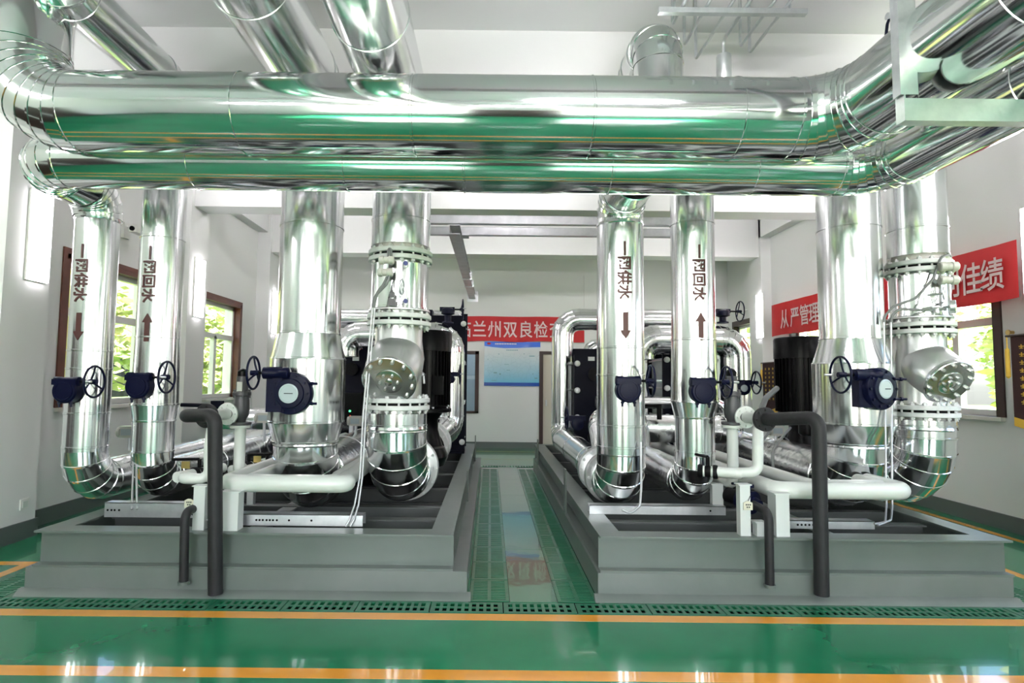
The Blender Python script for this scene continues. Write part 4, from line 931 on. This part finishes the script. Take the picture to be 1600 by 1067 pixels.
# ------------------------------------------------------------------ pipework further back
def back_run(label, pts, r, R=.26, gores=6, m='alu', flanges=()):
    q = thing('back_pipe', label, 'pipe', pts[0], 'clad pipes at the back of the skids')
    run(q, pts, r, R, gores=gores, m=m)
    for p, ax, fr in flanges:
        for k in (-.05, .012): part('flange', MB().lathe(V(p) + V(ax)*k, ax, [(fr - .005, 0), (fr, .005), (fr, .035), (fr - .005, .04)], 36), 'silver', q)
        a, u, w = basis(ax); b = MB()
        for k in range(12): t = 2*PI*k/12; e = V(p) + (u*math.cos(t) + w*math.sin(t))*(fr - .03); b.cyl(e - a*.075, e + a*.075, .013, n=6)
        part('flange_bolts', b, 'white', q, stuff=True)
    return q
xv = W(704, 600, Y=8.7).x
back_run('thick clad pipe bending down behind the motor beside the aisle', [(X4, 7.55, .72), (X4 + .02, 8.35, .72), (xv, 8.7, .9), (xv, 8.7, 2.22), (-2.15, 8.7, 2.22), (-2.15, 8.7, 1.9)], .20, .24, flanges=[((X4, 7.52, .72), (0, 1, 0), .30), ((X4, 7.95, .72), (0, 1, 0), .30)])
back_run('clad pipe running level above the left heat exchangers', [(-3.0, 9.6, .95), (-3.0, 9.6, 2.56), (-.62, 9.6, 2.56), (-.62, 10.1, 2.56)], .155, .24)
back_run('foil wrapped cross pipe behind the two leftmost risers', [(-3.9, 8.3, 1.0), (-2.0, 8.3, 1.0), (-2.0, 9.0, 1.0)], .15, .2, m='foil')
X5t = X5
q5 = back_run('clad pipe from the aisle riser that climbs and turns right at the back', [(X5, DV + .265, .66), (X5, 9.4, .66), (X5, 9.4, 2.56), (3.1, 9.4, 2.56), (3.1, 9.9, 2.56)], .175, .26, m='alu', flanges=[((X5, 5.68, .66), (0, 1, 0), .24), ((X5, 6.15, .66), (0, 1, 0), .235)])
xr_ = W(1150, 600, Y=8.7).x
back_run('thick clad pipe with a rounded bend beside the far right window', [(xr_, 8.7, .72), (xr_, 8.7, 2.2), (2.2, 8.7, 2.2), (2.2, 8.7, 1.9)], .215, .26)
back_run('slim clad pipe running level below the upper back pipe, right skid', [(W(921, 560, Y=9.75).x, 9.75, 1.6), (W(921, 560, Y=9.75).x, 9.75, 2.16), (2.95, 9.75, 2.16), (2.95, 10.1, 2.16)], .125, .16, 4)
back_run('foil wrapped elbow pipe beside the aisle riser', [(X5 + .12, 6.35, .76), (X5 + .12, 6.7, 1.12), (X5 + .55, 7.0, 1.12), (X5 + .6, 7.0, .7)], .16, .14, 5, m='foil')
back_run('clad cross pipe between the aisle riser and the right riser with an upward arrow', [(X5 + .75, 7.3, 1.0), (3.0, 7.3, 1.0), (3.0, 8.0, 1.0)], .17, .2, m='foil')
back_run('slim clad cross pipe at the back of the right skid', [(1.5, 8.4, 1.28), (3.3, 8.4, 1.28), (3.3, 8.4, .7)], .085, .14, 4)

def gear_on_pipe(label, px, py, Y, wdx, neck, k=1.0):
    c = W(px, py, Y=Y); r = thing('valve_gearbox', label, 'valve gearbox', c, 'gearboxes on the back pipes')
    part('housing', MB().lathe(c + V((0, 0, -.05*k)), (0, 0, 1), [(.07*k, 0), (.1*k, .01), (.1*k, .08*k), (.08*k, .1*k), (.05*k, .11*k)], 28).box(c + V((-.12*k, -.05, 0)), c + V((.1*k, .06, .06*k))), 'navy', r)
    part('neck', MB().lathe(c + V((0, 0, -neck)), (0, 0, 1), [(.085*k, 0), (.085*k, .02), (.05*k, .03), (.05*k, neck - .06), (.075*k, neck - .05)], 24), 'navy', r)
    part('shaft', MB().cyl(c + V((.08*k, 0, .03)), c + V((wdx, 0, .03)), .012, n=8), 'black', r)
    handwheel(r, c + V((wdx, 0, .03)), (1, 0, 0), .15*k)
gear_on_pipe('blue gearbox with handwheel above the bent pipe beside the aisle', 700, 486, 8.7, .22, .18)
gear_on_pipe('dark gearbox with handwheel above the rounded pipe bend, right skid', 1129, 489, 8.7, .26, .15)
def gear_on_side(label, px, py, Y, wdx, rb=.085, dial=False):
    c = W(px, py, Y=Y); r = thing('valve_gearbox', label, 'valve gearbox', c, 'gearboxes on the back pipes')
    part('housing', MB().lathe(c + V((0, -.05, 0)), (0, 1, 0), [(rb*.8, 0), (rb, .01), (rb, .08), (rb*.8, .1)], 28).box(c + V((-.12, -.04, .04)), c + V((.1, .05, .1))), 'navy', r)
    part('mounting_neck', MB().cyl(c + V((0, .04, 0)), c + V((0, .3, 0)), .05, n=16), 'navy', r)
    if dial: part('dial', MB().cyl(c + V((0, -.058, 0)), c + V((0, -.045, 0)), rb*.5, n=20), 'gauge', r)
    part('shaft', MB().cyl(c + V((.08*(1 if wdx > 0 else -1), 0, .07)), c + V((wdx, 0, .07)), .011, n=8), 'black', r)
    handwheel(r, c + V((wdx, 0, .07)), (1 if wdx > 0 else -1, 0, 0), .135)
gear_on_side('dark gearbox with pale dial and wheel in front of the far right window', 1160, 606, 7.2, .17, dial=True)
gear_on_side('dark gearbox with handwheel low beside the aisle riser', 902, 662, 7.2, -.13, .075)
gear_on_side('dark handwheel valve behind the motor beside the aisle', 704, 592, 8.2, .13, .06)

# ------------------------------------------------------------------ plate heat exchangers
def exchanger(label, px0, px1, ptop, Y, dp, side, label_px=None):
    x0, x1 = W(px0, 600, Y=Y).x, W(px1, 600, Y=Y).x; zt = W((px0 + px1)/2, ptop, Y=Y).z; zb = ZF + .02
    r = thing('heat_exchanger', label, 'heat exchanger', ((x0 + x1)/2, Y, ZF), 'plate heat exchangers')
    part('frame_plate', MB().box((x0, Y, zb), (x1, Y + .05, zt)), 'navyp', r)
    part('pressure_plate', MB().box((x0 + .01, Y + dp, zb), (x1 - .01, Y + dp + .05, zt + .12)), 'navyp', r)
    b = MB(); n = 30
    for k in range(n): y = Y + .06 + k*(dp - .07)/n; b.box((x0 + .07, y, zb + .05), (x1 - .07, y + (dp - .07)/n*.6, zt - .1))
    part('plate_pack', b, 'galv', r, stuff=True)
    part('carrying_bar', MB().box(((x0 + x1)/2 - .05, Y, zt), ((x0 + x1)/2 + .05, Y + dp + .1, zt + .09)), 'navyp', r)
    part('foot', MB().box((x0, Y - .06, ZF), (x1, Y + .1, zb + .02)), 'navyp', r)
    for x in (x0 + .035, x1 - .035):
        for k in range(4):
            z = zb + .16 + (zt - zb - .3)*k/3
            t = part('tie_rod', MB().cyl((x, Y - .09, z), (x, Y + dp + .2, z), .014, n=8), 'galv', r)
            part('nut_cap', MB().lathe((x, Y - .13, z), (0, 1, 0), [(.022, 0), (.042, .012), (.045, .03), (.042, .06), (.02, .075)], 16), 'white', t)
    for fx in (.28, .72):
        for z in (zb + .28, zt - .3):
            x = x0 + (x1 - x0)*fx; part('nozzle', MB().lathe((x, Y - .16, z), (0, 1, 0), [(.1, 0), (.1, .03), (.075, .035), (.075, .165)], 24), 'blackm', r)
    if label_px: q = W(label_px, 560, Y=Y - .002); part('name_plate', MB().box((q.x - .05, Y - .004, q.z - .03), (q.x + .05, Y, q.z + .03)), 'white', r)
exchanger('dark blue heat exchanger seen between the swollen left riser and the strainer', 472, 583, 546, 9.15, .9, 1, 556)
exchanger('dark blue heat exchanger whose bolted edge borders the aisle, left skid', 610, 727, 492, 9.25, .8, 1)
exchanger('black heat exchanger beside the vertical back pipe, right of the aisle', 897, 1002, 554, 9.05, .5, 1, 924)
exchanger('black heat exchanger behind the right riser with an upward arrow', 1036, 1118, 548, 9.05, .9, 1)
# small control box with pilot lights
c = W(549, 634, Y=7.6)
cb = thing('control_box', 'small black control box with pilot lights behind the swollen left riser', 'control box', c)
part('case', MB().box(c - V((.14, .05, .2)), c + V((.14, .1, .17))), 'black', cb)
gm = mat('green_pilot_lamp', (.05, .5, .2), .3, emit=((.1, 1, .35), 1.5)); rm = mat('red_pilot_lamp', (.5, .05, .02), .3, emit=((1, .1, .03), 1.2))
part('pilot_lamp', MB().cyl(c + V((-.005, -.058, -.06)), c + V((-.005, -.05, -.06)), .014, n=12), gm, cb); part('warning_mark', MB().prism([(-.02, -.016), (.02, -.016), (0, .02)], c + V((0, -.054, -.13)), (1, 0, 0), (0, 0, 1), (0, 1, 0), .004), rm, cb)
part('stand', MB().cyl(c - V((0, -.03, .2)), (c.x, c.y + .03, ZF), .03, n=12), 'galv', cb)
for lab, px, py, Y in (('cream meter head on the pipe between the swollen left riser and strainer', 556, 657, 6.9), ('white meter head standing behind the left riser with an upward arrow', 202, 674, 5.75), ('cream meter head just left of the swollen left riser', 413, 652, 6.7), ('pale meter head above the foil pipe, right skid', 1212, 672, 6.6)):
    c = W(px, py, Y=Y); r = thing('meter_head', lab, 'meter', c, 'small meter heads on the pipes')
    part('head', MB().cbox(c, (.14, .1, .11)).cyl(c + V((-.09, -.02, 0)), c + V((-.06, -.02, 0)), .05, n=18), 'instr', r); part('face', MB().box(c + V((-.05, -.055, -.03)), c + V((.05, -.05, .03))), 'gauge', r)
    part('stem', MB().cyl(c, (c.x, c.y + .02, .85), .016, n=10), 'galv', r); part('signal_cable', MB().tube(smooth_path([c + V((.05, 0, -.04)), c + V((.14, -.05, -.12)), c + V((.06, -.06, -.3)), c + V((.1, .05, -.5))], .06, 5), .008, 8), 'cable', r)
def cab(label, pxs, r=.013, m='cable'): solo('flexible_hose', MB().tube(smooth_path([W(p[0], p[1], Y=p[2]) for p in pxs], .09, 6), r, 10), m, label, 'hose', W(pxs[-1][0], pxs[-1][1], Y=pxs[-1][2]), 'grey flexible hoses')
cab('thick grey hose rising beside the right motor', [(1180, 668, 6.3), (1186, 650, 6.3), (1196, 622, 6.35), (1214, 606, 6.5)], .03)
cab('thin grey hose arching over the foil pipe, right skid', [(1208, 735, 5.75), (1207, 705, 5.75), (1216, 690, 5.8), (1235, 668, 6.3)])
cab('thin grey hose looping behind the safety valve inlet, right skid', [(1150, 720, 5.9), (1152, 690, 5.9), (1160, 683, 5.9), (1190, 690, 6.0), (1205, 670, 6.1)])
c = W(1262, 665, Y=6.3); bs = thing('pump_seal_pot', 'small black pot standing on the foil pipe under the right motor', 'pot', c)
part('pot', MB().lathe(c - V((0, 0, .1)), (0, 0, 1), [(.07, 0), (.09, .02), (.09, .14), (.07, .17), (.03, .18)], 24), 'black', bs); part('badge', MB().cyl(c + V((0, -.095, .02)), c + V((0, -.085, .02)), .02, n=12), 'brass', bs)
c = W(318, 633, Y=6.0); bl2 = thing('lever_valve', 'long dark blue lever of a valve above the leftmost pipes', 'valve', c)
part('lever', MB().cyl(W(283, 632, Y=6.0), c + V((.1, 0, 0)), .02, n=10), 'navyp', bl2); part('hub', MB().cbox(c + V((.14, 0, 0)), (.1, .08, .1)), 'navyp', bl2); part('stem', MB().cyl(c + V((.14, 0, 0)), (c.x + .14, c.y, .85), .03, n=12), 'navyp', bl2)
c = W(1030, 636, Y=7.1); bl3 = thing('lever_valve', 'black lever valve on the cross pipe beside the aisle riser', 'valve', c)
part('lever', MB().cyl(c + V((-.2, 0, .02)), c + V((.02, 0, .02)), .02, n=10), 'black', bl3); part('stem', MB().cyl(c + V((0, 0, .04)), (c.x, c.y, 1.12), .03, n=12), 'black', bl3)

# ------------------------------------------------------------------ banners, notice board, pennants, wall bits
def cloth_text(root, body, size, org, u, w, nrm, bold, gap, name='lettering', squash=1.0, label=None):
    me = glyphs(body, size, bold, gap); o = V(org); off = wloc(root); u = V(u); w = V(w); nrm = V(nrm)
    for v in me.vertices: p = o + u*v.co.x*squash + w*v.co.y + nrm*.003 - off; v.co = p
    ob = put(name, me, 'cloth', root)
    if label: ob['label'] = label
def banner(label, a, c, zt, zb, nrm):
    a = V(a); c = V(c); d = (c - a); L = d.length; d.normalize(); nrm = V(nrm)
    r = thing('banner', label, 'banner', a, 'red cloth banners'); b = MB(); n = 40
    for k in range(n + 1):
        t = k/n; s = .006*math.sin(t*37) + .004*math.sin(t*91); sag = .012*math.sin(t*19)
        b.v += [a + d*L*t + nrm*s + V((0, 0, zt - a.z + sag*.3)), a + d*L*t + nrm*(s*1.6 + .004) + V((0, 0, zb - a.z + sag))]
    for k in range(n): b.f.append([2*k, 2*k+2, 2*k+3, 2*k+1])
    part('cloth', b, 'red', r, ang=80); return r, d
ybn = YB - .03
za, zb2 = W(790, 494, Y=ybn).z, W(790, 533, Y=ybn).z
xl, xr = W(655, 500, Y=ybn).x, W(915, 500, Y=ybn).x
bn, d = banner('red banner with white characters on the back wall above the notice board', (xl, ybn, (za + zb2)/2), (xr, ybn, (za + zb2)/2), za, zb2, (0, -1, 0))
px0 = [701, 726, 749, 773, 797, 821, 845, 869]; s = (za - zb2)*.70
pit = (W(845, 510, Y=ybn).x - W(749, 510, Y=ybn).x)/4
for i, ch in enumerate('莅临兰州双良检查'):
    x = W(749, 510, Y=ybn).x + (i - 2)*pit; cloth_text(bn, ch, s, (x - s*.40, ybn - .016, (za + zb2)/2 - s*.40), (1, 0, 0), (0, 0, 1), (0, -1, 0), .012, 1.0, squash=.82)
xb_ = PFR - .02
e0, e1 = W(1206, 500, X=xb_), W(1590, 420, X=xb_)
ztr, zbr = (W(1206, 478, X=xb_).z + W(1590, 371, X=xb_).z)/2, (W(1206, 525, X=xb_).z + W(1590, 466, X=xb_).z)/2
bn2, d = banner('long red banner with white characters along the right wall', (xb_, e0.y, (ztr + zbr)/2), (xb_, e1.y, (ztr + zbr)/2), ztr, zbr, (-1, 0, 0))
s = (ztr - zbr)*.62
for ch, px, py in (('从', 1227, 505), ('严', 1243, 502), ('管', 1258, 498), ('理', 1273, 494), ('创', 1485, 436), ('佳', 1518, 428), ('绩', 1550, 419)):
    y = W(px, py, X=xb_).y; cloth_text(bn2, ch, s, (xb_ - .016, y + s*.4, (ztr + zbr)/2 - s*.40), (0, -1, 0), (0, 0, 1), (-1, 0, 0), .012, 1.0, squash=.85)

# notice board
def board_mat(z0, z1, x0, x1):
    m = bpy.data.materials.new('blue_notice_print'); m.use_nodes = True; nt = m.node_tree; b = nt.nodes['Principled BSDF']; L = nt.links
    tc = nt.nodes.new('ShaderNodeTexCoord'); sp = nt.nodes.new('ShaderNodeSeparateXYZ'); L.new(tc.outputs['Generated'], sp.inputs[0])
    cr = nt.nodes.new('ShaderNodeValToRGB'); e = cr.color_ramp.elements
    e[0].position = 0; e[0].color = (.035, .10, .42, 1); e[1].position = .075; e[1].color = (.035, .10, .42, 1)
    for p, col in ((.08, (.20, .58, .80)), (.35, (.42, .66, .80)), (.75, (.70, .75, .80)), (.845, (.74, .78, .82)), (.85, (.68, .78, .9))):
        x = cr.color_ramp.elements.new(p); x.color = (*col, 1)
    L.new(sp.outputs['Z'], cr.inputs[0]); 
    w = nt.nodes.new('ShaderNodeTexVoronoi'); w.feature = 'DISTANCE_TO_EDGE'; w.inputs['Scale'].default_value = 9
    mp = nt.nodes.new('ShaderNodeMapping'); mp.inputs['Scale'].default_value = (1.2, 1, .9); L.new(tc.outputs['Generated'], mp.inputs[0]); L.new(mp.outputs[0], w.inputs['Vector'])
    lt = nt.nodes.new('ShaderNodeMath'); lt.operation = 'LESS_THAN'; lt.inputs[1].default_value = .018; L.new(w.outputs['Distance'], lt.inputs[0])
    z1_ = nt.nodes.new('ShaderNodeMath'); z1_.operation = 'COMPARE'; z1_.inputs[1].default_value = .44; z1_.inputs[2].default_value = .3; L.new(sp.outputs['Z'], z1_.inputs[0])
    mu = nt.nodes.new('ShaderNodeMath'); mu.operation = 'MULTIPLY'; L.new(lt.outputs[0], mu.inputs[0]); L.new(z1_.outputs[0], mu.inputs[1])
    m2 = nt.nodes.new('ShaderNodeMath'); m2.operation = 'MULTIPLY'; m2.inputs[1].default_value = .22; L.new(mu.outputs[0], m2.inputs[0])
    mx = nt.nodes.new('ShaderNodeMix'); mx.data_type = 'RGBA'; L.new(m2.outputs[0], mx.inputs[0]); L.new(cr.outputs[0], mx.inputs[6]); mx.inputs[7].default_value = (.1, .25, .35, 1)
    L.new(mx.outputs[2], b.inputs['Base Color']); b.inputs['Roughness'].default_value = .12; b.inputs['Coat Weight'].default_value = .6; b.inputs['Coat Roughness'].default_value = .03
    nz = nt.nodes.new('ShaderNodeTexNoise'); nz.inputs['Scale'].default_value = 2.2; L.new(tc.outputs['Object'], nz.inputs[0]); bp = nt.nodes.new('ShaderNodeBump'); bp.inputs['Strength'].default_value = .12; L.new(nz.outputs[0], bp.inputs['Height']); L.new(bp.outputs[0], b.inputs['Normal']); L.new(bp.outputs[0], b.inputs['Coat Normal'])
    return m
a, c = W(757, 533, Y=YB - .02), W(844, 603, Y=YB - .02)
nb = thing('notice_board', 'glossy pale blue notice board under the red banner on the back wall', 'notice board', ((a.x + c.x)/2, YB, c.z))
part('board', MB().box((a.x, YB - .02, c.z), (c.x, YB - .002, a.z)), board_mat(c.z, a.z, a.x, c.x), nb)
hb = mat('bright_blue_print', (.05, .16, .72), .15, coat=.5); W_, H_ = c.x - a.x, a.z - c.z
part('header_band', MB().prism([(0, 1), (1, 1), (1, .885), (.85, .88), (.6, .86), (.35, .855), (.15, .875), (0, .90)], (a.x, YB - .0225, c.z), (W_, 0, 0), (0, 0, H_), (0, 1, 0), .002), hb, nb)
part('header_logo', MB().prism([(.08 + .035*math.cos(t*PI/6), .955 + .025*math.sin(t*PI/6)) for t in range(12)], (a.x, YB - .0245, c.z), (W_, 0, 0), (0, 0, H_), (0, 1, 0), .002), 'red', nb)
b = MB()
for k in range(13): b.box((a.x + W_*(.19 + k*.03), YB - .0245, c.z + H_*.935), (a.x + W_*(.21 + k*.03), YB - .0225, c.z + H_*.965))
part('header_print', b, 'upvc', nb, 'tiny white print', stuff=True)
b = MB()
for k in range(7): b.box((a.x + W_*(.395 + k*.03), YB - .0215, c.z + H_*.80), (a.x + W_*(.418 + k*.03), YB - .0195, c.z + H_*.822))
for (u, v, w, h) in ((.25, .71, .02, .03), (.06, .59, .012, .03), (.70, .72, .02, .025), (.13, .115, .09, .02), (.90, .17, .05, .035), (.86, .27, .02, .03), (.17, .28, .06, .05), (.27, .25, .03, .06), (.80, .67, .1, .03), (.40, .35, .06, .02), (.36, .48, .08, .015)):
    b.box((a.x + W_*u, YB - .0215, c.z + H_*v), (a.x + W_*(u + w), YB - .0195, c.z + H_*(v + h*.6)))
part('diagram_print', b, mat('dim_teal_print', (.20, .38, .46), .2), nb, stuff=True)

def pennant(label, X, y0, y1, z0, z1, nrm):
    r = thing('award_pennant', label, 'pennant', (X, (y0 + y1)/2, z0), 'velvet award pennants'); ym = (y0 + y1)/2
    out = [(y0, z1), (y1, z1), (y1, z0 + .06), (ym, z0), (y0, z0 + .06)]
    part('cloth', MB().prism(out, (X, 0, 0), (0, 1, 0), (0, 0, 1), nrm, .008), 'velvet', r)
    part('fringe', MB().prism([(y0, z0 + .06), (ym, z0), (y1, z0 + .06), (y1, z0 - .03), (ym, z0 - .09), (y0, z0 - .03)], (X, 0, 0), (0, 1, 0), (0, 0, 1), nrm, .010), 'gold', r)
    part('rod', MB().cyl((X + nrm[0]*.01, y0 - .05, z1), (X + nrm[0]*.01, y1 + .05, z1), .012, n=10), 'woodd', r)
    b = MB(); rnd = random.Random(3)
    for col in range(3):
        for k in range(8):
            y = y1 - (y1 - y0)*(.22 + .26*col); z = z1 - (z1 - z0)*(.12 + .09*k); x = X + nrm[0]*.0085
            b.box((min(x, x + nrm[0]*.002), y - .028, z - .012), (max(x, x + nrm[0]*.002), y + .028, z - .002)); b.box((min(x, x + nrm[0]*.002), y - .006, z - .032), (max(x, x + nrm[0]*.002), y + .006, z + .014)); b.box((min(x, x + nrm[0]*.002), y - .022, z - .03), (max(x, x + nrm[0]*.002), y + .022, z - .023))
    part('gold_print', b, 'gold', r, 'worn gold characters too small to read', stuff=True)
    for y in (y0 - .04, y1 + .04): part('tassel', MB().lathe((X + nrm[0]*.012, y, z1), (0, 0, -1), [(.006, 0), (.006, .12), (.02, .14), (.022, .42), (.005, .44)], 10), 'gold', r)
p0, p1 = W(1217, 600, X=PFR), W(1195, 600, X=PFR)
pennant('dark velvet pennant with gold print behind the right motor', PFR - .03, p0.y, p1.y, W(1206, 640, X=PFR).z, W(1206, 566, X=PFR).z, (-1, 0, 0))
q = W(1588, 600, X=PFR - .0)
pennant('dark velvet pennant with yellow fringe cut by the right photo edge', PFR - .03, q.y - .55, q.y, W(1590, 660, X=PFR).z, W(1590, 524, X=PFR).z, (-1, 0, 0))
c = W(1583, 519, X=XR - .001); solo('wall_hook', MB().cyl(c, c + V((-.05, 0, 0)), .02, n=10).cyl(c + V((-.05, 0, 0)), c + V((-.06, 0, 0)), .03, n=12), 'brass', 'small brass hook on the right wall beside the pennant', 'hook', c)
c = W(37, 787, X=PFL); so = thing('wall_socket', 'white wall socket low on the nearest left pier', 'socket', c)
part('plate', MB().box((PFL, c.y - .05, c.z - .05), (PFL + .012, c.y + .05, c.z + .05)), 'upvc', so); part('socket_face', MB().box((PFL + .012, c.y - .03, c.z - .03), (PFL + .016, c.y + .03, c.z + .03)), 'cream', so)
c = W(194, 360, X=XL); wc = thing('wall_camera', 'small white camera bracket high on the left wall behind the leftmost riser', 'camera', c)
part('bracket', MB().box((XL, c.y - .06, c.z - .1), (XL + .04, c.y + .06, c.z + .1)), 'upvc', wc); part('arm', MB().cyl((XL + .02, c.y, c.z + .05), (XL + .16, c.y, c.z + .07), .018, n=10), 'upvc', wc)
part('camera_body', MB().cbox((XL + .18, c.y - .02, c.z + .0), (.09, .2, .08)), 'upvc', wc); part('lens', MB().cyl((XL + .18, c.y - .14, c.z), (XL + .18, c.y - .11, c.z), .03, n=14), 'black', wc)
# conduit line on the back wall
xx = W(914, 430, Y=YB).x; solo('wall_conduit', MB().box((xx - .02, YB - .03, 1.0), (xx + .02, YB, 4.1)), 'wall', 'slim white cable duct running up the back wall', 'cable duct', (xx, YB, 1.0))
